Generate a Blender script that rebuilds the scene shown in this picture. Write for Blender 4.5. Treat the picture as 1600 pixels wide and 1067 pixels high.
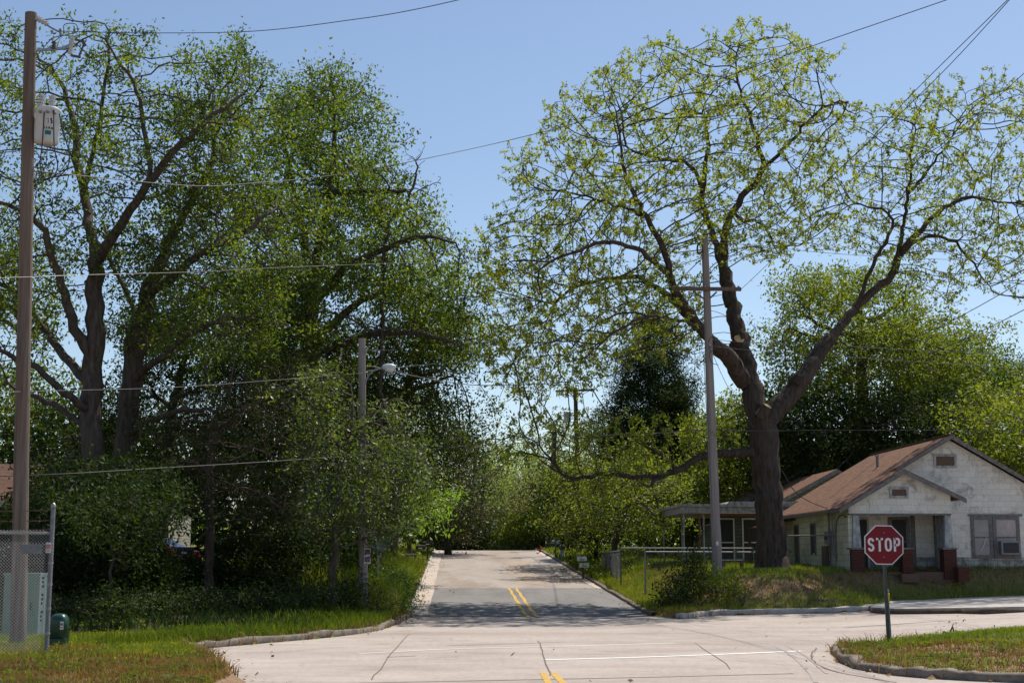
import bpy, bmesh, math, random
import numpy as np
from mathutils import Vector
rad = math.radians
for o in list(bpy.data.objects): bpy.data.objects.remove(o)
SC = bpy.context.scene; C = SC.collection
# ------------------------------------------------------------------ camera, sky, sun, exposure
F = 2222.2; TP = 344.0/F; PITCH = math.atan(TP); EYE = 1.6
cam = bpy.data.objects.new('camera', bpy.data.cameras.new('camera')); C.objects.link(cam)
cam.location = (0, 0, EYE); cam.rotation_euler = (rad(90)+PITCH, 0, 0)
cam.data.sensor_width = 36; cam.data.lens = 50; cam.data.clip_end = 5000; cam.data.clip_start = .1
SC.camera = cam
SUN_EL, SUN_AZ = rad(57), rad(35)          # azimuth clockwise from +Y (view direction)
W = bpy.data.worlds.new('World'); SC.world = W; W.use_nodes = True
nt = W.node_tree; bg = nt.nodes['Background']
sky = nt.nodes.new('ShaderNodeTexSky'); sky.sky_type = 'NISHITA'; sky.sun_disc = False
sky.sun_elevation = SUN_EL; sky.sun_rotation = SUN_AZ; sky.altitude = 300; sky.air_density = 1.0; sky.dust_density = .6; sky.ozone_density = 1.1
nt.links.new(sky.outputs[0], bg.inputs[0]); bg.inputs[1].default_value = .106
sl = bpy.data.lights.new('sun', 'SUN'); sl.energy = 4.7; sl.angle = rad(.53); sl.color = (1, .925, .82)
so = bpy.data.objects.new('sun', sl); C.objects.link(so)
sd = Vector((math.sin(SUN_AZ)*math.cos(SUN_EL), math.cos(SUN_AZ)*math.cos(SUN_EL), math.sin(SUN_EL)))
so.rotation_euler = sd.to_track_quat('Z', 'Y').to_euler(); so.location = (0, 0, 60)
SC.view_settings.view_transform = 'Standard'; SC.view_settings.look = 'None'
SC.view_settings.gamma = 1; SC.view_settings.exposure = .25
SC.render.engine = 'CYCLES'
SC.cycles.max_bounces = 6; SC.cycles.sample_clamp_indirect = 4; SC.cycles.diffuse_bounces = 3; SC.cycles.transmission_bounces = 3
R = np.random.RandomState(7)

# ------------------------------------------------------------------ pixel <-> world calibration (photo is 1600 x 1067)
cp, sp = math.cos(PITCH), math.sin(PITCH)
def P(u, v, Y):
    a = (u-800)/F; b = -(v-533.5)/F
    y = cp - b*sp; z = sp + b*cp
    k = Y/y
    return np.array([a*k, Y, EYE + z*k]) if np.isscalar(u) else np.stack([a*k, Y*np.ones_like(k), EYE+z*k], -1)
def sstep(a, b, x):
    t = np.clip((x-a)/(b-a), 0, 1); return t*t*(3-2*t)
def zroad(x, y): return .028*np.maximum(0, x-6)*sstep(26, 36, y)
def zstreet(y):
    y = np.asarray(y, float)
    a = np.clip(y-42.5, 0, None)
    z = .043*np.where(a < 3, a*a/6, a-1.5)
    b = np.clip(y-96, 0, None)
    z = z - np.where(b < 16, .0027*b*b, .0027*256+.0864*(b-16))
    return np.maximum(z, -2.5)
def G(u, v, z=None):
    """ground point seen at a pixel, on the road surface"""
    zz = 0.
    for i in range(30):
        y = F*(EYE-zz)/(v-877.0)*1.0
        # exact ray
        p = P(u, v, 1.0); d = p-np.array([0, 0, EYE])
        y = (zz-EYE)/d[2]
        x = d[0]*y
        zz = float(zroad(x, y)) if z is None else z
    return (x, y)
# ------------------------------------------------------------------ plan
SA = math.atan(.0405)                       # the side street heads slightly left
def street_x(y, side): return (-3.07 if side < 0 else 4.1) - .0405*(y-44)
farL = [G(420,1004), G(500,997), G(560,990), G(600,982), G(628,971), (-2.98, 42.2), (-3.07, 44)]
P_left = [(-3.2,-40), (-3.3,8), G(375,1067), G(350,1043), G(322,1026), G(302,1017), G(330,1012)]
P_farR = [(4.1,44), (4.45,42.2), (5.0, 41.2), G(1110,962), G(1200,959.5), G(1330,956), G(1370,951.5), G(1420,946.5), G(1600,937.5)]
x9, y9 = P_farR[-1]
P_farR += [(x9+14, y9+2.6), (x9+60, y9+9)]
nose = [(80,46), (40,38), (20,34.4), (12,31.6), (8.6,29.4), (6.9,27.6), G(1306,1014), G(1303,1023), G(1322,1040), G(1400,1055), G(1500,1062.5), G(1600,1067), (10,17.3), (30,15), (80,14), (80,-40)]
def smooth(pts, n=4):
    pts = [np.array(p, float) for p in pts]; out = []
    for i in range(len(pts)-1):
        p0 = pts[max(0,i-1)]; p1 = pts[i]; p2 = pts[i+1]; p3 = pts[min(len(pts)-1,i+2)]
        for k in range(n):
            t = k/n; m1 = (p2-p0)*.5; m2 = (p3-p1)*.5
            out.append((2*t**3-3*t*t+1)*p1+(t**3-2*t*t+t)*m1+(-2*t**3+3*t*t)*p2+(t**3-t*t)*m2)
    out.append(pts[-1]); return out
cL = smooth(P_left[2:]+farL, 4)
cR = smooth(P_farR[:-1], 4)
cN = smooth(nose[1:13], 4)
conc = [np.array(p) for p in P_left[:2]] + cL + cR + [np.array(P_farR[-1]), np.array(nose[0])] + cN + [np.array(p) for p in nose[13:]]
conc = np.array(conc)
strt = np.array([[street_x(43.5,-1),43.5],[street_x(150,-1),150],[street_x(150,1),150],[street_x(43.5,1),43.5]])
def sdist(px, py, poly):
    d = np.full(px.shape, 1e9); ins = np.zeros(px.shape, bool)
    n = len(poly)
    for i in range(n):
        x1,y1 = poly[i]; x2,y2 = poly[(i+1)%n]
        dx,dy = x2-x1, y2-y1; L = dx*dx+dy*dy+1e-12
        t = np.clip(((px-x1)*dx+(py-y1)*dy)/L, 0, 1)
        d = np.minimum(d, np.hypot(px-x1-t*dx, py-y1-t*dy))
        c = ((y1 > py) != (y2 > py)) & (px < dx*(py-y1)/(dy if abs(dy) > 1e-12 else 1e-12)+x1)
        ins ^= c
    return np.where(ins, -d, d)
def fnoise(x, y, s, seed=0):
    return (np.sin(x*s*1.3+seed+1.7*np.sin(y*s*.9+seed*2))+np.sin(y*s*1.7+seed*3+1.3*np.sin(x*s*.8+seed))+.5*np.sin((x+y)*s*2.9+seed*5))/2.5
def ground(x, y):
    x = np.asarray(x, float); y = np.asarray(y, float)
    x, y = np.broadcast_arrays(x, y)
    dc = sdist(x, y, conc); ds = sdist(x, y, strt)
    zr = np.where(ds < dc, zstreet(y), zroad(x, y)*1.0)
    zst = zstreet(y)
    # yards
    right = 1.28+.016*(y-50)+.02*np.maximum(0, x-14)
    right = np.maximum(right, zst+.12)
    left = .22+.036*np.maximum(0, y-33)
    left = np.maximum(left, zst+.12)
    near = np.where(x < 0, .07, .20+.02*np.maximum(0, x-6))
    mid = street_x(y, 0.5)-3.5
    far = np.where(x > mid, right, left)
    k = sstep(30, 33, y)
    kk = np.where(x > mid, sstep(35, 37, y-.12*np.maximum(0,x-8)), k)
    far = np.where(y > 140, np.minimum(far, zst+.3+ .0*y), far)
    zy = near*(1-kk)+far*kk
    d = np.minimum(dc, ds)
    wd = np.where((x > mid) & (y > 36), 3.4-1.5*sstep(8, 15, x), 2.2)
    zb = np.where(ds < dc, zst, zroad(x, y))
    z = np.where(d < .06, zb-.07, 0)
    e = sstep(.0, 1, (d-.12)/wd)
    rise = zb+.10+(zy-zb-.10)*e
    bump = (.05*fnoise(x, y, 1.1)+.03*fnoise(x, y, 3.1, 2))*np.clip((d-.2)/1.5, 0, 1)
    z = np.where(d < .06, z, rise+bump)
    far2 = np.clip((y-120)/200, 0, 1)
    return z

# ------------------------------------------------------------------ materials
def mat(name, rough=.8, spec=.3, metal=0):
    m = bpy.data.materials.new(name); m.use_nodes = True
    b = m.node_tree.nodes['Principled BSDF']
    b.inputs['Roughness'].default_value = rough; b.inputs['Metallic'].default_value = metal
    b.inputs['Specular IOR Level'].default_value = spec
    return m, m.node_tree, b
def N(t, ty, **kw):
    n = t.nodes.new(ty)
    for k, v in kw.items(): setattr(n, k, v)
    return n
def ramp(t, src, stops):
    r = N(t, 'ShaderNodeValToRGB'); e = r.color_ramp.elements
    while len(e) > 1: e.remove(e[0])
    e[0].position = stops[0][0]; e[0].color = (*stops[0][1], 1)
    for p, c in stops[1:]:
        q = e.new(p); q.color = (*c, 1)
    t.links.new(src, r.inputs[0]); return r.outputs[0]
def noise(t, scale, detail=4, rough=.6, coord='Object', sc=None, dist=0):
    tc = N(t, 'ShaderNodeTexCoord'); n = N(t, 'ShaderNodeTexNoise')
    n.inputs['Scale'].default_value = scale; n.inputs['Detail'].default_value = detail; n.inputs['Roughness'].default_value = rough; n.inputs['Distortion'].default_value = dist
    if sc:
        mp = N(t, 'ShaderNodeMapping'); mp.inputs['Scale'].default_value = sc
        t.links.new(tc.outputs[coord], mp.inputs[0]); t.links.new(mp.outputs[0], n.inputs['Vector'])
    else: t.links.new(tc.outputs[coord], n.inputs['Vector'])
    return n.outputs[0]
def mix(t, a, b, f, mode='MIX'):
    m = N(t, 'ShaderNodeMix', data_type='RGBA', blend_type=mode)
    for s, i in ((f, 0), (a, 6), (b, 7)):
        if isinstance(s, (int, float)): m.inputs[i].default_value = s
        elif isinstance(s, tuple): m.inputs[i].default_value = (*s, 1)
        else: t.links.new(s, m.inputs[i])
    return m.outputs[2]
def bump(t, b, h, strength=.4, dist=.02):
    n = N(t, 'ShaderNodeBump'); n.inputs['Strength'].default_value = strength; n.inputs['Distance'].default_value = dist
    t.links.new(h, n.inputs['Height']); t.links.new(n.outputs[0], b.inputs['Normal'])
def noisy(name, c1, c2, scale=6, rough=.8, bs=.3, sc=None, metal=0, spec=.3, lo=.3, hi=.7, bd=.02):
    m, t, b = mat(name, rough, spec, metal)
    n = noise(t, scale, 6, .65, sc=sc)
    t.links.new(ramp(t, n, [(lo, c1), (hi, c2)]), b.inputs['Base Color'])
    if bs: bump(t, b, n, bs, bd)
    return m
BOUGH = .62            # share of leaf colour varied in clumps, imitating sunlit boughs and shaded gaps
def leafmat(name, cols, trans=.42, gloss=.035, tcol=1.6, rough=.48):
    m = bpy.data.materials.new(name); m.use_nodes = True; t = m.node_tree; t.nodes.clear()
    out = N(t, 'ShaderNodeOutputMaterial'); g = N(t, 'ShaderNodeNewGeometry')
    nb = noise(t, .75, 2, .5); mr = N(t, 'ShaderNodeMapRange'); mr.inputs[1].default_value = .36; mr.inputs[2].default_value = .64; t.links.new(nb, mr.inputs[0])
    mx = N(t, 'ShaderNodeMix'); mx.inputs[0].default_value = BOUGH; t.links.new(g.outputs['Random Per Island'], mx.inputs[2]); t.links.new(mr.outputs[0], mx.inputs[3])
    col = ramp(t, mx.outputs[0], [(i/(len(cols)-1), c) for i, c in enumerate(cols)])
    n = noise(t, .45, 2, .5)
    col = mix(t, col, (1.25, 1.15, .8), ramp(t, n, [(.4, (0, 0, 0)), (.65, (1, 1, 1))]), 'MULTIPLY')
    d = N(t, 'ShaderNodeBsdfDiffuse'); tr = N(t, 'ShaderNodeBsdfTranslucent'); gl = N(t, 'ShaderNodeBsdfGlossy')
    gl.inputs['Roughness'].default_value = rough
    t.links.new(col, d.inputs[0])
    tc = mix(t, col, (tcol*1.15, tcol*1.15, tcol*.45), 1.0, 'MULTIPLY'); t.links.new(tc, tr.inputs[0])
    a = N(t, 'ShaderNodeMixShader'); a.inputs[0].default_value = trans
    t.links.new(d.outputs[0], a.inputs[1]); t.links.new(tr.outputs[0], a.inputs[2])
    b = N(t, 'ShaderNodeMixShader'); b.inputs[0].default_value = gloss
    t.links.new(a.outputs[0], b.inputs[1]); t.links.new(gl.outputs[0], b.inputs[2]); t.links.new(b.outputs[0], out.inputs[0])
    return m
M = {}
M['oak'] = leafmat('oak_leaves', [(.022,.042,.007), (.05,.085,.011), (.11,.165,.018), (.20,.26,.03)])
M['oak_dark'] = leafmat('shade_dark_leaves', [(.012,.024,.006), (.020,.038,.009), (.034,.058,.012), (.05,.08,.018)], gloss=.015, trans=.22, rough=.6)  # leaf colour lowered to carry the deep shade of thicket and backing trees
M['glossy'] = leafmat('glossy_leaves', [(.03,.055,.012), (.05,.085,.015), (.08,.12,.022), (.16,.21,.045)], gloss=.05, rough=.5)
M['pecan'] = leafmat('pecan_leaves', [(.10,.145,.022), (.16,.205,.028), (.23,.265,.032), (.07,.11,.025)], trans=.45, tcol=1.8)
M['young'] = leafmat('young_leaves', [(.05,.082,.010), (.10,.14,.014), (.17,.205,.022), (.07,.105,.012)], trans=.45)
M['cedar'] = leafmat('cedar_sprays', [(.014,.024,.008), (.022,.035,.011), (.032,.045,.014), (.045,.055,.02)], trans=.15, gloss=.02)
M['magnolia'] = leafmat('magnolia_leaves', [(.025,.04,.014), (.04,.06,.018), (.07,.07,.025), (.11,.08,.035)], trans=.2, gloss=.04, rough=.5)
M['bright'] = leafmat('bright_leaves', [(.09,.17,.025), (.13,.23,.03), (.17,.27,.04)], trans=.45)
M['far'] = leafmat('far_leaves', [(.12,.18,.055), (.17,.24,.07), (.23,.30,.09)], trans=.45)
M['brownish'] = leafmat('budding_twigs', [(.19,.16,.10), (.23,.20,.13), (.16,.17,.09)], trans=.2, gloss=.02)
M['grass'] = leafmat('grass_blades', [(.09,.14,.016), (.13,.185,.02), (.18,.22,.03), (.25,.23,.06)], trans=.35, gloss=.03)
M['straw'] = leafmat('dry_grass_blades', [(.20,.12,.055), (.27,.175,.08), (.16,.09,.045), (.13,.12,.035)], trans=.25, gloss=.02, tcol=1.2)
M['weeds'] = leafmat('weed_leaves', [(.05,.085,.014), (.08,.12,.018), (.12,.155,.025)], trans=.38, gloss=.006)
M['litter'] = leafmat('dead_leaves', [(.10,.055,.03), (.18,.11,.06), (.28,.19,.11)], trans=.1, gloss=.02)
M['flower'] = leafmat('wildflower_heads', [(.35,.38,.25), (.45,.42,.3), (.16,.2,.08)], trans=.25, gloss=.03, tcol=1.1)
M['yellow_flower'] = leafmat('yellow_petals', [(.5,.4,.03), (.6,.48,.04)], trans=.3, gloss=.02, tcol=1.)
def barkmat(name, c1, c2):
    m, t, b = mat(name, .95, .15)
    n = noise(t, 9, 6, .7, sc=(1, 1, .18)); n2 = noise(t, 1.2, 3)
    c = ramp(t, n, [(.35, c1), (.68, c2)])
    t.links.new(mix(t, c, tuple(x*.7 for x in c2), ramp(t, n2, [(.45, (0,0,0)), (.7, (.6,.6,.6))])), b.inputs['Base Color'])
    bump(t, b, n, .9, .06); return m
M['bark'] = barkmat('oak_bark', (.045,.036,.03), (.16,.13,.11))
M['pbark'] = barkmat('pecan_bark', (.028,.021,.018), (.12,.092,.078))
M['cbark'] = barkmat('cedar_bark', (.08,.055,.045), (.24,.17,.14))
M['cut'] = noisy('cut_wood', (.5,.28,.13), (.68,.45,.26), 12, .8, .1)
def polemat(name, c1, c2, streak):
    m, t, b = mat(name, .9, .2)
    n = noise(t, 14, 5, .7, sc=(1, 1, .035)); n2 = noise(t, .8, 3, sc=(1,1,.6))
    c = ramp(t, n, [(.3, c1), (.7, c2)])
    t.links.new(mix(t, c, streak, ramp(t, n2, [(.42, (0,0,0)), (.72, (.8,.8,.8))])), b.inputs['Base Color'])
    bump(t, b, n, .6, .02); return m
M['pole'] = polemat('weathered_pole_wood', (.08,.063,.052), (.26,.21,.175), (.17,.12,.09))
M['pole_grey'] = polemat('grey_pole_wood', (.20,.165,.15), (.36,.31,.29), (.26,.22,.205))
M['pole_dark'] = polemat('dark_pole_wood', (.07,.05,.04), (.17,.12,.09), (.09,.06,.05))
M['arm_wood'] = polemat('crossarm_wood', (.09,.06,.05), (.2,.15,.12), (.14,.10,.08))
M['galv'] = noisy('galvanised_steel', (.25,.26,.28), (.42,.43,.45), 20, .45, .1, metal=.7)
M['galv_dull'] = noisy('dull_steel', (.16,.17,.19), (.28,.29,.31), 14, .6, .1, metal=.4)
M['wire'] = noisy('fence_wire', (.30,.31,.32), (.45,.45,.46), 30, .5, 0, metal=.6)
M['wire_old'] = noisy('weathered_fence_wire', (.10,.10,.10), (.18,.18,.18), 30, .7, 0, metal=.2)
M['cable'] = noisy('cable_sheath', (.03,.03,.035), (.06,.06,.065), 3, .6, 0)
M['cable_light'] = noisy('bare_aluminium_cable', (.11,.11,.11), (.17,.17,.165), 3, .45, 0, metal=.4)
M['grey_paint'] = noisy('grey_tank_paint', (.50,.53,.54), (.62,.65,.66), 8, .4, .05)
M['porcelain'] = noisy('porcelain', (.42,.43,.44), (.55,.56,.57), 8, .25, 0, spec=.6)
M['porc_dark'] = noisy('brown_porcelain', (.06,.04,.035), (.10,.07,.06), 8, .25, 0, spec=.6)
M['green_paint'] = noisy('dark_green_paint', (.012,.055,.04), (.02,.075,.055), 5, .35, .03, spec=.5)
M['cab_green'] = noisy('pale_green_cabinet_paint', (.13,.24,.20), (.17,.29,.24), 3, .5, .03)
M['white'] = noisy('white_paint', (.62,.62,.60), (.78,.78,.76), 5, .6, .05)
M['letter'] = noisy('reflective_white', (.66,.66,.68), (.74,.74,.76), 20, .45, 0)
M['red_sign'] = noisy('red_sign_sheeting', (.17,.004,.014), (.21,.006,.018), 3, .5, 0)
M['red_ink'] = noisy('red_ink', (.5,.03,.04), (.6,.05,.05), 3, .5, 0)
M['black'] = noisy('black_ink', (.02,.02,.02), (.035,.035,.035), 3, .6, 0)
M['black_metal'] = noisy('black_metal', (.02,.02,.022), (.05,.05,.05), 9, .5, .05)
M['teal'] = noisy('teal_sticker', (.01,.16,.14), (.02,.2,.17), 3, .6, 0)
M['glass'] = noisy('dark_window_glass', (.05,.055,.06), (.10,.105,.11), 1.5, .08, 0, spec=.7)
M['blind'] = noisy('pale_window_blind', (.25,.25,.24), (.36,.35,.33), 2, .5, 0, sc=(1,1,4))
M['curtain'] = noisy('curtain_cloth', (.30,.22,.22), (.55,.50,.48), 9, .8, 0, sc=(4,4,.3))
M['trim'] = noisy('weathered_white_trim', (.20,.20,.21), (.46,.46,.46), 7, .8, .2, sc=(1,1,.5), lo=.35, hi=.6)
M['trim_dark'] = noisy('weathered_grey_trim', (.10,.095,.095), (.24,.22,.21), 8, .85, .2)
M['brown_board'] = noisy('brown_board', (.10,.06,.045), (.17,.11,.08), 9, .85, .2, sc=(1,1,5))
M['void'] = noisy('dark_screen', (.035,.035,.038), (.06,.06,.062), 30, .8, 0)
M['rust'] = noisy('rusty_pipe', (.10,.045,.025), (.20,.09,.045), 14, .85, .2)
M['yellow'] = noisy('yellow_plastic', (.6,.38,.03), (.7,.46,.05), 6, .5, 0)
M['orange'] = noisy('orange_sign_face', (.75,.33,.02), (.8,.4,.03), 6, .5, 0)
M['carred'] = noisy('red_car_paint', (.35,.01,.015), (.42,.02,.02), 2, .2, 0, spec=.7)
M['tyre'] = noisy('tyre_rubber', (.015,.015,.015), (.03,.03,.03), 20, .85, .1)
M['lamp_glass'] = noisy('lamp_lens', (.55,.56,.56), (.7,.71,.7), 5, .15, 0, spec=.6)
def brickmat(name, c1, c2, mortar, bw, rh, ms=.015, off=.5, stain=None, ax='xz', rough=.85, bs=.4, ns=1.2, stain_lo=.5, stain_hi=.72):
    m, t, b = mat(name, rough, .2)
    tc = N(t, 'ShaderNodeTexCoord'); sep = N(t, 'ShaderNodeSeparateXYZ'); cb = N(t, 'ShaderNodeCombineXYZ')
    t.links.new(tc.outputs['Object'], sep.inputs[0])
    add = N(t, 'ShaderNodeMath', operation='ADD'); t.links.new(sep.outputs[0], add.inputs[0]); t.links.new(sep.outputs[1], add.inputs[1])
    t.links.new(add.outputs[0] if ax == 'xz' else sep.outputs[1], cb.inputs[0]); t.links.new(sep.outputs[2], cb.inputs[1])
    br = N(t, 'ShaderNodeTexBrick'); t.links.new(cb.outputs[0], br.inputs['Vector'])
    br.inputs['Scale'].default_value = 1; br.inputs['Brick Width'].default_value = bw; br.inputs['Row Height'].default_value = rh
    br.inputs['Mortar Size'].default_value = ms; br.inputs['Color1'].default_value = (*c1, 1); br.inputs['Color2'].default_value = (*c2, 1); br.inputs['Mortar'].default_value = (*mortar, 1)
    br.offset = off; br.inputs['Mortar Smooth'].default_value = .3
    c = br.outputs[0]
    n2 = noise(t, 14, 5, .7); c = mix(t, c, (.6, .6, .6), ramp(t, n2, [(.5, (0,0,0)), (.8, (.7,.7,.7))]), 'MULTIPLY')
    if stain:
        n = noise(t, ns, 7, .72, dist=.6)
        c = mix(t, c, stain, ramp(t, n, [(stain_lo, (0,0,0)), (stain_hi, (.85,.85,.85))]))
    t.links.new(c, b.inputs['Base Color'])
    inv = N(t, 'ShaderNodeMath', operation='SUBTRACT'); inv.inputs[0].default_value = 1; t.links.new(br.outputs['Fac'], inv.inputs[1])
    bump(t, b, inv.outputs[0], bs, .01); return m
M['block'] = brickmat('painted_block_wall', (.78,.74,.68), (.68,.645,.59), (.42,.40,.36), .42, .21, .005, stain=(.22,.21,.19), ns=1.9, stain_lo=.52, stain_hi=.70)
M['block_low'] = brickmat('soiled_block_wall', (.50,.49,.47), (.40,.41,.39), (.14,.14,.13), .42, .21, .012, stain=(.08,.09,.07), ns=1.7, stain_lo=.42, stain_hi=.62)
M['block_side'] = brickmat('cream_block_wall', (.66,.63,.50), (.58,.55,.44), (.30,.29,.24), .42, .21, .01, stain=(.30,.28,.22), ns=.8)
M['brick'] = brickmat('red_brick', (.11,.028,.02), (.07,.018,.014), (.08,.055,.045), .2, .067, .01, stain=(.06,.03,.025), ns=3)
M['shingle'] = brickmat('brown_shingles', (.235,.115,.062), (.15,.072,.04), (.07,.036,.022), .35, .085, .012, ax='yz', stain=(.10,.062,.042), ns=2.2, bs=.7)
M['shingle_b'] = brickmat('old_brown_shingles', (.17,.09,.06), (.12,.06,.04), (.11,.06,.045), .35, .09, .012, ax='xz', stain=(.16,.10,.08), ns=1.2, bs=.7)
M['lap'] = brickmat('green_grey_lap_siding', (.17,.18,.15), (.15,.16,.13), (.05,.05,.045), 4, .15, .014, stain=(.09,.09,.08))
M['lap_pale'] = brickmat('pale_lap_siding', (.42,.42,.36), (.38,.38,.33), (.15,.15,.13), 4, .15, .014, stain=(.2,.2,.17))
def concrete():
    m, t, b = mat('road_concrete', .9, .2)
    n = noise(t, .35, 6, .7); n2 = noise(t, 9, 8, .75); n3 = noise(t, .12, 3, sc=(1, 4, 1)); n4 = noise(t, 60, 2, .5)
    c = ramp(t, n, [(.3, (.41,.355,.315)), (.7, (.53,.468,.418))])
    c = mix(t, c, (.62, .6, .58), ramp(t, n2, [(.42, (0,0,0)), (.62, (.5,.5,.5))]), 'MULTIPLY')
    c = mix(t, c, (.28,.235,.205), ramp(t, n3, [(.45, (0,0,0)), (.7, (.6,.6,.6))]))
    n5 = noise(t, 1.1, 5, .75); c = mix(t, c, (.78,.75,.72), ramp(t, n5, [(.5, (0,0,0)), (.66, (.55,.55,.55))]), 'MULTIPLY')
    c = mix(t, c, (.66,.62,.6), ramp(t, n4, [(.45, (0,0,0)), (.7, (.55,.55,.55))]), 'MULTIPLY')
    t.links.new(c, b.inputs['Base Color']); bump(t, b, n4, .25, .01); return m
M['concrete'] = concrete()
def asphalt(name, c1, c2, patch, seed=0):
    m, t, b = mat(name, .9, .2)
    n = noise(t, .8, 6, .7, sc=(1, .25, 1)); n2 = noise(t, 45, 3, .6); n3 = noise(t, .33, 5, .7, sc=(1.3, .35, 1))
    c = ramp(t, n, [(.3, c1), (.7, c2)])
    c = mix(t, c, patch, ramp(t, n3, [(.5, (0,0,0)), (.62, (.8,.8,.8))]))
    c = mix(t, c, (.6,.6,.6), ramp(t, n2, [(.4, (0,0,0)), (.7, (.6,.6,.6))]), 'MULTIPLY')
    t.links.new(c, b.inputs['Base Color']); bump(t, b, n2, .4, .012); return m
M['asphalt_old'] = asphalt('old_bleached_asphalt', (.33,.285,.25), (.41,.36,.32), (.28,.225,.185))
M['asphalt'] = asphalt('newer_asphalt', (.20,.19,.185), (.25,.24,.235), (.17,.165,.16))
M['curb'] = noisy('curb_concrete', (.32,.29,.26), (.50,.46,.42), 4, .9, .3)
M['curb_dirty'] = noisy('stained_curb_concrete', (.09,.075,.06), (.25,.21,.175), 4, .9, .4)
M['gutter'] = noisy('gutter_concrete', (.40,.33,.28), (.55,.47,.41), 2.5, .9, .25)
M['paint_w'] = noisy('worn_white_road_paint', (.60,.57,.54), (.80,.79,.77), 7, .8, .1)
M['seam_pale'] = noisy('pale_joint_filler', (.56,.52,.48), (.66,.62,.58), 9, .8, .1)
M['paint_y'] = noisy('yellow_road_paint', (.34,.24,.10), (.72,.42,.05), 6, .8, .1)
M['crack'] = noisy('tar_filled_crack', (.09,.08,.07), (.2,.17,.15), 9, .9, .1)
M['tyremark'] = noisy('tyre_rubber_mark', (.30,.26,.24), (.40,.35,.32), 9, .9, .1)
M['rock'] = noisy('clay_rubble', (.17,.11,.08), (.36,.26,.20), 5, .95, .6)

# ------------------------------------------------------------------ object helpers
def tag(o, label=None, cat=None, group=None, kind=None):
    if label: o['label'] = label
    if cat: o['category'] = cat
    if group: o['group'] = group
    if kind: o['kind'] = kind
    return o
def empty(name, loc, label, cat, group=None, rz=0):
    o = bpy.data.objects.new(name, None); C.objects.link(o); o.location = tuple(float(x) for x in loc); o.rotation_euler = (0, 0, rz)
    o.empty_display_size = .3
    return tag(o, label, cat, group)
def npmesh(name, V, F4, m, parent=None, org=None, smooth=False):
    """V (n,3) float, F4 (k,3|4) int array"""
    V = np.asarray(V, float)
    if org is not None: V = V-np.asarray(org, float)
    F4 = np.asarray(F4, np.int32); k = F4.shape[1]
    me = bpy.data.meshes.new(name)
    me.vertices.add(len(V)); me.vertices.foreach_set('co', V.astype(np.float32).ravel())
    me.loops.add(F4.size); me.loops.foreach_set('vertex_index', F4.ravel())
    me.polygons.add(len(F4)); me.polygons.foreach_set('loop_start', np.arange(0, F4.size, k, dtype=np.int32))
    if smooth: me.polygons.foreach_set('use_smooth', np.ones(len(F4), bool))
    me.update(calc_edges=True)
    if isinstance(m, (list, tuple)):
        for q in m: me.materials.append(q)
    else: me.materials.append(m)
    o = bpy.data.objects.new(name, me); C.objects.link(o)
    if parent is not None: o.parent = parent
    elif org is not None: o.location = tuple(float(x) for x in org)
    return o
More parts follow.
